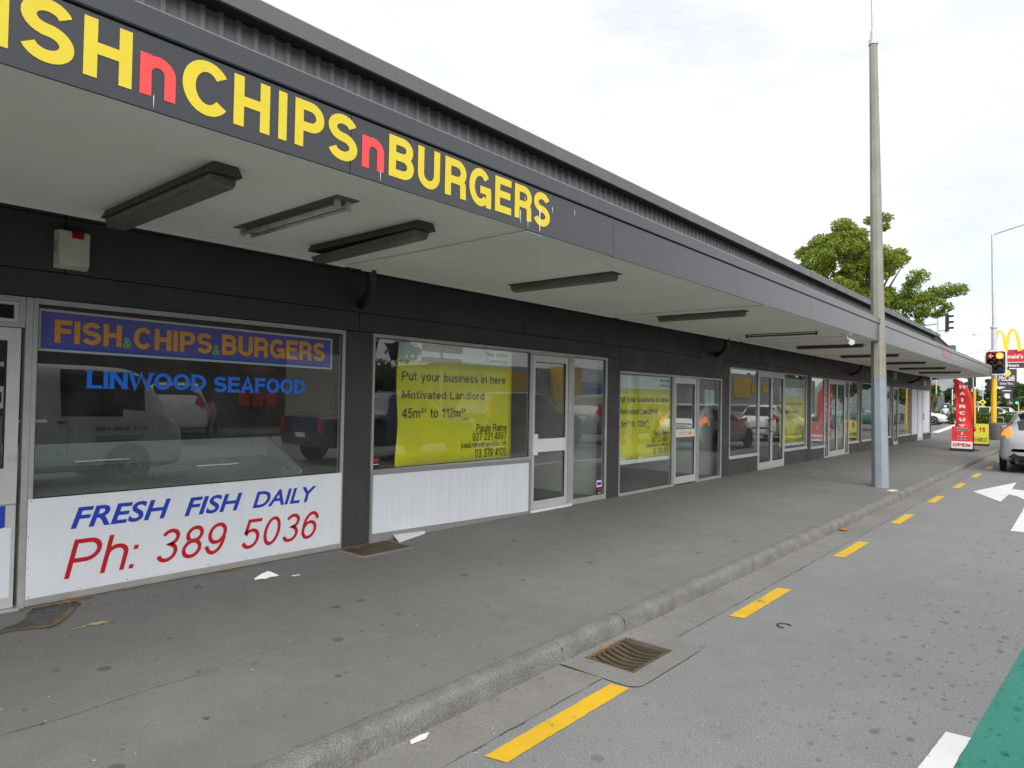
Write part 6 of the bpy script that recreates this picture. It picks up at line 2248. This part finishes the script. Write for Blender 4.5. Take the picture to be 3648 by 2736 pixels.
# double-arm street lamps
for (px0, x0, Y, zt, la, ra, lab, heads) in ((3446, -7.2, 107.5, 8.27, (-1.25, .28), (2.7, .62), 'twin-arm street lamp seen above the canopy corner', False), (3580, -3.4, 110.6, 10.4, (-3.05, .75), (2.5, .65), 'twin-arm street lamp behind the golden arches', True)):
    t = thing('street_lamp', lab, 'lamp post', (x0, Y, ZR), group='twin-arm street lamps')
    MB().tube([(x0, Y, ZR), (x0, Y, zt)], [.09, .05], 8).build('pole', K['galv'], t)
    for (dx, dz) in (la, ra):
        MB().tube([(x0, Y, zt), (x0 + dx, Y, zt + dz)], .04, 6).build('arm', K['galv'], t)
        if heads:
            MB().tube([(x0 + dx * .96, Y, zt + dz * .98), (x0 + dx * 1.10, Y, zt + dz * 1.02), (x0 + dx * 1.2, Y, zt + dz * .98)], [.05, .13, .05], 8).build('lamp_head', K['galv'], t)

wp = thing('warning_sign', 'yellow diamond warning sign on a thin pole beyond the hedge', 'sign', (-3.28, 85, ZR))
MB().tube([(-3.28, 85.05, ZR), (-3.28, 85.05, 3.9)], .045, 6).build('pole', K['galv'], wp)
MB().tube([(-3.8, 85.05, 3.35), (-2.8, 85.05, 3.35)], .03, 6).build('cross_bar', K['galv'], wp)
MB().prism([(-3.28, 2.15), (-2.96, 1.83), (-3.28, 1.51), (-3.60, 1.83)], 'y', 84.96, 85.0).build('diamond', M('yellow_warning_face', (.72, .72, .08), .5), wp)
MB().box(-3.38, -3.18, 84.94, 84.958, 1.74, 1.92).build('symbol', K['black_t'], wp)
MB().box(-3.52, -3.04, 84.96, 85.0, 1.34, 1.46).build('plate', M('yellow_plate', (.72, .70, .06), .5), wp)
gs = thing('far_signal', 'far traffic signal showing green beside the restaurant sign pole', 'traffic signal', (-1.6, 98, ZR))
MB().tube([(-1.15, 98, ZR), (-1.15, 98, 2.2)], .06, 8).build('yellow_pole', K['polyel'], gs)
MB().box(-1.55, -.95, 97.9, 98.1, 1.75, 2.35).build('target_board', K['sigbk'], gs)
MB().lathe([(.0001, -.02), (.12, 0)], (-1.28, 97.89, 1.86), 'y', 12).build('lens', K['siggrn'], gs)
fs2 = thing('far_signal', 'dark far traffic signal between the two yellow poles', 'traffic signal', (-2.75, 70, ZR))
MB().tube([(-2.55, 70, ZR), (-2.55, 70, 2.9)], .05, 8).build('pole', K['galv'], fs2)
MB().box(-2.72, -2.42, 69.85, 69.97, 1.95, 2.62).build('signal_case', K['sigbk'], fs2, bevel=.02)
for k in range(3):
    MB().lathe([(.0001, -.02), (.09, 0)], (-2.57, 69.84, 2.07 + k * .21), 'y', 10).build('lens', K['redoff'], fs2)
for (x0, Y, h, lab) in ((-8.9, 95, 6.6, 'thin grey pole behind the palm, under the canopy end'), (-6.6, 90, 3.2, 'short white pole left of the feather flag')):
    t = thing('thin_pole', lab, 'pole', (x0, Y, ZR))
    MB().tube([(x0, Y, ZR), (x0, Y, h)], [.07, .05], 8).build('shaft', K['galv'] if h > 4 else K['whitep'], t)
    MB().lathe([(.09, 0), (.05, .06), (.0001, .08)], (x0, Y, h), 'z', 8).build('cap', K['galv'], t)
gp = thing('grey_sign_panel', 'dark grey panel on legs among the far shrubs', 'sign', (-8.1, 93, ZR))
MB().box(-8.5, -7.8, 93, 93.1, .9, 2.6).build('face', M('blue_grey_panel', (.16, .17, .22), .6), gp)
MB().box(-8.4, -8.3, 93.01, 93.09, ZR, .899).build('leg', K['galv'], gp)
MB().box(-8.0, -7.9, 93.01, 93.09, ZR, .899).build('leg', K['galv'], gp)


# ------------------------------------------------------------------ vegetation
def leaves(centres, size, aspect=.6, up=.3, flat=0.0):
    c = np.asarray(centres)
    n = len(c)
    a = rng.normal(size=(n, 3))
    a[:, 2] *= (1 - flat)
    a /= np.linalg.norm(a, axis=1)[:, None]
    b_ = rng.normal(size=(n, 3))
    b_ -= (b_ * a).sum(1)[:, None] * a
    b_ /= np.linalg.norm(b_, axis=1)[:, None]
    s_ = size * rng.uniform(.6, 1.35, n)[:, None]
    a *= s_
    b_ *= s_ * aspect
    V_ = np.stack([c - a, c - b_ * .9 + a * .1, c + a, c + b_ * .9 + a * .1], 1).reshape(-1, 3)
    return V_


def leaf_object(name, V_, mat, parent, org):
    me = bpy.data.meshes.new(name)
    V_ = V_ - np.array(org)
    n = len(V_) // 4
    me.vertices.add(len(V_))
    me.vertices.foreach_set('co', V_.ravel().astype(np.float32))
    me.loops.add(4 * n)
    me.loops.foreach_set('vertex_index', np.arange(4 * n, dtype=np.int32))
    me.polygons.add(n)
    me.polygons.foreach_set('loop_start', np.arange(0, 4 * n, 4, dtype=np.int32))
    me.update(calc_edges=True)
    me.validate()
    me.materials.append(mat)
    o_ = bpy.data.objects.new(name, me)
    COL.objects.link(o_)
    o_.parent = parent
    ORG[o_.name] = tuple(org)
    return o_


def clump(c, r, n, squash=.7):
    d = rng.normal(size=(n, 3))
    d /= np.linalg.norm(d, axis=1)[:, None]
    rad = rng.uniform(0, 1, n) ** .45
    p = d * rad[:, None] * np.array([r, r, r * squash])
    return p + np.array(c)


def tree(name, label, base, h, blobs, nleaf, lsize, mat, group=None, cat='tree', trunk_r=.18):
    t = thing(name, label, cat, base, 0, group)
    bx_, by_, bz_ = base
    C_ = []
    tot = sum(b_[3] ** 2 for b_ in blobs)
    for (dx, dy, dz, r_) in blobs:
        k = max(30, int(nleaf * r_ ** 2 / tot))
        C_.append(clump((bx_ + dx, by_ + dy, bz_ + dz), r_, k))
    V_ = leaves(np.concatenate(C_), lsize)
    leaf_object('crown', V_, K[mat], t, base)
    lo = min(b_[2] for b_ in blobs)
    b = MB().tube([(bx_, by_, bz_ - .05), (bx_ + .05, by_, bz_ + h * .25), (bx_ - .03, by_ + .05, bz_ + h * .55), (bx_, by_, bz_ + h * .82)], [trunk_r, trunk_r * .8, trunk_r * .5, trunk_r * .15], 9)
    for (dx, dy, dz, r_) in blobs[:14]:
        s0 = min(dz * .55, h * .5)
        b.tube([(bx_, by_, bz_ + s0), (bx_ + dx * .45, by_ + dy * .45, bz_ + s0 + (dz - s0) * .55), (bx_ + dx, by_ + dy, bz_ + dz)], [trunk_r * .42, trunk_r * .25, trunk_r * .06], 6)
    b.build('trunk', K['bark'], t, smooth=True)
    return t


# broad tree behind the roof
poly_px = [(2795, 905), (2835, 930), (2885, 870), (2955, 800), (2968, 765), (3000, 790), (3040, 785), (3105, 778), (3115, 850), (3150, 900), (3212, 905), (3185, 945), (3190, 1000), (3280, 1005), (3322, 1055), (3332, 1120), (3300, 1190), (3180, 1230), (3000, 1160), (2870, 1010)]


def inpoly(x, y, P__):
    c = False
    for (a, b) in zip(P__, P__[1:] + P__[:1]):
        if (a[1] > y) != (b[1] > y) and x < (b[0] - a[0]) * (y - a[1]) / (b[1] - a[1]) + a[0]:
            c = not c
    return c


tb = Vector((-4.86, 43.76, ZR))
rtv = Vector((.7586, .6516, 0))
dpv = Vector((-.6516, .7586, 0))
bl_ = []
tries = 0
while len(bl_) < 250 and tries < 20000:
    tries += 1
    x, y = random.uniform(2790, 3335), random.uniform(762, 1230)
    r_ = random.uniform(.26, .66)
    e = r_ * 60 * .95
    if not all(inpoly(x + e * math.cos(q), y + e * .75 * math.sin(q), poly_px) for q in (0, .8, 1.6, 2.4, 3.14, 3.9, 4.7, 5.5)):
        if random.random() > .04 or not inpoly(x, y, poly_px):
            continue
        r_ *= .55
    off = (x - 3085) / 60.0
    dep = random.gauss(0, 1.5)
    p = rtv * off + dpv * dep
    bl_.append((p.x, p.y, 1.4 + (1441 - y) / 60.0 - ZR, r_))
tree('broad_tree', 'broad light green tree with reddish tips rising behind the roof', tuple(tb), 11.5, bl_, 64000, .082, 'leafA', trunk_r=.28)

# hedge along the far side of the junction
hd = thing('hedge', 'clipped green hedge along the far side of the junction', 'hedge', (-2, 66.5, ZR))
C_ = []
hx = np.array([-9.5, -3.2, 0.6, 7.0])
hy = np.array([65.2, 66.4, 67.4, 68.4])
for i in range(9000):
    x = random.uniform(-9.5, 7.0)
    y = float(np.interp(x, hx, hy))
    v_, u_ = random.random(), random.uniform(-1, 1)
    top = .96 + .06 * math.sin(x * 2.3) + .04 * math.sin(x * 5.7)
    if random.random() < .55:
        C_.append((x, y - .45 + random.gauss(0, .06), ZR + v_ * top))
    else:
        C_.append((x, y + u_ * .5, ZR + top + random.gauss(0, .05)))
leaf_object('foliage', leaves(np.array(C_), .075), K['leafH'], hd, (-2, 66.5, ZR))
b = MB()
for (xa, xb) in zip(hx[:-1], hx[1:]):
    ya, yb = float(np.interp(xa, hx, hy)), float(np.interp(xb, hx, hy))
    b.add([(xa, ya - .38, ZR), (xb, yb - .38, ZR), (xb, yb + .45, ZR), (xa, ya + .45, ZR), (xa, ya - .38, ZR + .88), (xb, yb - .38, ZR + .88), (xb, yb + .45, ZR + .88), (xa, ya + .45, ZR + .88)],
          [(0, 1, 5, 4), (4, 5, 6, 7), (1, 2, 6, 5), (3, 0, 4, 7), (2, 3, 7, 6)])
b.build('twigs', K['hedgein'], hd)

TG = 'trees beyond the junction'


def shrubtree(label, x, y, h, wd, mat, n=2600, ls=.17, seed=0, name='leafy_tree'):
    rs = random.Random(seed)
    bl2 = []
    for k in range(16):
        a = rs.random() * 6.28
        q = rs.random() ** .6
        z = h * rs.uniform(.28, .97)
        lim = wd * (1 - max(0, z / h - .55) * 1.5)
        bl2.append((math.cos(a) * lim * q, math.sin(a) * lim * q, z, wd * rs.uniform(.26, .42)))
    tree(name, label, (x, y, ZR), h, bl2, n, ls, mat, TG, trunk_r=.14)


shrubtree('dark green tree at the left under the canopy end', -9.6, 96, 4.0, 1.5, 'leafB', seed=1)
shrubtree('bushy mid green tree just left of the feather flag', -7.3, 99, 4.3, 1.5, 'leafC', seed=2)
shrubtree('mid green tree hidden partly by the feather flag', -5.3, 92, 3.4, 1.6, 'leafB', seed=3)
shrubtree('low dark tree between the two yellow poles', -3.6, 97, 3.5, 1.5, 'leafC', seed=4)
shrubtree('round green tree left of the restaurant sign post', -2.6, 115, 4.6, 2.0, 'leafB', seed=5)
shrubtree('tall dark tree at the right edge behind the restaurant sign', 1.3, 118, 8.2, 1.9, 'leafC', 3600, seed=6)
shrubtree('green tree right of the restaurant sign post', -.4, 108, 4.9, 1.7, 'leafB', seed=7)
shrubtree('leafy tree behind the silver hatchback roof line', 1.8, 104, 5.4, 1.8, 'leafB', 3200, seed=8)
shrubtree('low bushy tree behind the crossing sedan', -11.8, 97, 3.6, 1.8, 'leafB', seed=9)
shrubtree('dark tree far left past the shop corner', -14.5, 104, 4.2, 2.0, 'leafC', seed=10)
for k, (x, y, h, wd) in enumerate(((27, 2, 7, 3.2), (26, 24, 8, 3.0), (30, 100, 9, 5), (20, 97, 8, 4), (13, 103, 7, 4), (26.5, 14, 6.5, 3))):
    shrubtree(['tree across the road behind the mirrored van', 'tree across the road beyond the drive through boards', 'tree far across the road past the store', 'tree at the far right corner of the junction', 'tree past the junction on the right', 'second tree across the road behind the corner shop'][k], x, y, h, wd, 'leafB', 2600, .26, seed=20 + k)

# shaggy palm
pm = thing('cabbage_palm', 'shaggy yellow-green palm left of the feather flag', 'palm', (-8.3, 88, ZR))
MB().tube([(-8.3, 88, ZR), (-8.2, 88, 1.2), (-8.25, 88, 2.2)], [.16, .12, .10], 8).build('trunk', K['bark'], pm)
MB().tube([(-8.25, 88, .4), (-7.85, 88, 1.4), (-7.7, 88, 2.3)], [.10, .09, .08], 8).build('trunk', K['bark'], pm)
b = MB()
for (cx, cy, cz) in ((-8.25, 88, 2.3), (-7.7, 88, 2.4), (-8.7, 88.1, 2.0)):
    for k in range(70):
        a = random.random() * 6.28
        el = random.uniform(-.5, 1.2)
        L_ = random.uniform(.6, 1.0)
        d = Vector((math.cos(a) * math.cos(el), math.sin(a) * math.cos(el), math.sin(el)))
        p0 = Vector((cx, cy, cz))
        p1 = p0 + d * L_ * .55
        p2 = p0 + d * L_ + Vector((0, 0, -.35 * L_))
        sd_ = d.cross(Vector((0, 0, 1))).normalized() * .03
        b.add([p0 - sd_, p0 + sd_, p1 + sd_ * 1.3, p1 - sd_ * 1.3, p2], [(0, 1, 2, 3), (3, 2, 4)])
b.build('fronds', K['leafP'], pm, recalc=False)

# low shrubs at the foot of the far trees
sh = MB()
C_ = []
for i in range(7000):
    x = random.uniform(-18, 8)
    C_.append((x, 90 + random.uniform(-1.5, 1.5), ZR + abs(random.gauss(0, .55)) * (1.1 + .5 * math.sin(x * 1.7))))
o = leaf_object('ground_shrubs', leaves(np.array(C_), .16), K['leafB'], None, (0, 0, 0))
tag(o, 'low mixed shrubs massed beyond the hedge', 'shrubs', kind='stuff')

# hills on the horizon
b = MB()
n = 60
for i in range(n + 1):
    x = -2600 + 5200 * i / n
    z = 60 + 55 * math.sin(i * .35 + 1) + 35 * math.sin(i * .83) + 20 * math.sin(i * 1.9)
    b.v += [(x, 3200, -1), (x, 3200 + 300, max(30, z) + 40)]
for i in range(n):
    b.f.append((2 * i, 2 * i + 2, 2 * i + 3, 2 * i + 1))
structure('hills', b, K['hill'])

# person crossing beyond the junction
pe = thing('person', 'person in a pale blue shirt and dark trousers walking beyond the crossing sedan', 'person', (-3.75, 66.6 - 2.0, ZR))
px0, py0 = -3.75, 64.6


def skin_body(name, verts, edges, radii, mat, root=0):
    me = bpy.data.meshes.new(name)
    me.from_pydata(verts, edges, [])
    ob = bpy.data.objects.new(name, me)
    COL.objects.link(ob)
    md = ob.modifiers.new('skin', 'SKIN')
    sv = me.skin_vertices[0].data
    for i, r_ in enumerate(radii):
        sv[i].radius = (r_, r_)
        sv[i].use_root = (i == root)
    ob.modifiers.new('sub', 'SUBSURF').render_levels = 1
    ob.modifiers['sub'].levels = 1
    dg = bpy.context.evaluated_depsgraph_get()
    m2 = bpy.data.meshes.new_from_object(ob.evaluated_get(dg))
    bpy.data.objects.remove(ob)
    m2.materials.clear()
    m2.materials.append(mat)
    m2.polygons.foreach_set('use_smooth', [True] * len(m2.polygons))
    o_ = bpy.data.objects.new(name, m2)
    COL.objects.link(o_)
    return o_


S15 = 1.52 / 1.7
vb = [(0, 0, .92), (0, 0, 1.15), (0, 0, 1.36), (0, 0, 1.48), (0, -.02, 1.60), (0, -.02, 1.68),
      (.17, 0, 1.38), (.27, .02, 1.15), (.29, -.06, .92), (.28, -.10, .84), (-.17, 0, 1.38), (-.30, .02, 1.16), (-.36, -.04, .95), (-.35, -.08, .86),
      (.10, 0, .88), (.13, -.08, .48), (.13, .02, .08), (.14, -.10, .03), (-.10, 0, .88), (-.12, .05, .48), (-.13, .16, .10), (-.13, .06, .03)]
eb = [(0, 1), (1, 2), (2, 3), (3, 4), (4, 5), (2, 6), (6, 7), (7, 8), (8, 9), (2, 10), (10, 11), (11, 12), (12, 13), (0, 14), (14, 15), (15, 16), (16, 17), (0, 18), (18, 19), (19, 20), (20, 21)]
rb = [.15, .14, .15, .055, .10, .08, .06, .045, .036, .034, .06, .045, .036, .034, .095, .065, .045, .04, .095, .065, .045, .04]
sc3 = lambda L_: [(a * S15, b_ * S15, c_ * S15) for a, b_, c_ in L_]
bo = skin_body('body', sc3(vb), eb, [r_ * S15 for r_ in rb], K['skin'])
bo.parent = pe
so_ = skin_body('shirt', sc3([(0, 0, .93), (0, 0, 1.15), (0, 0, 1.37), (0, 0, 1.44), (.18, 0, 1.38), (.26, .02, 1.2), (-.18, 0, 1.38), (-.29, .02, 1.2)]), [(0, 1), (1, 2), (2, 3), (2, 4), (4, 5), (2, 6), (6, 7)], [r_ * S15 for r_ in (.185, .175, .185, .09, .085, .075, .085, .075)], K['shirt'])
so_.parent = pe
tr_ = skin_body('trousers', sc3([(0, 0, .93), (.105, 0, .86), (.135, -.08, .48), (.135, .02, .10), (-.105, 0, .86), (-.125, .05, .48), (-.135, .16, .12)]), [(0, 1), (1, 2), (2, 3), (0, 4), (4, 5), (5, 6)], [r_ * S15 for r_ in (.17, .115, .085, .07, .115, .085, .07)], K['trouser'])
tr_.parent = pe
hr = MB().lathe([(.0001, .115), (.06, .105), (.10, .06), (.108, .0), (.10, -.05)], (0, .0, 1.64 * S15), 'z', 12).build('hair', K['hairw'], pe, local=True, smooth=True)
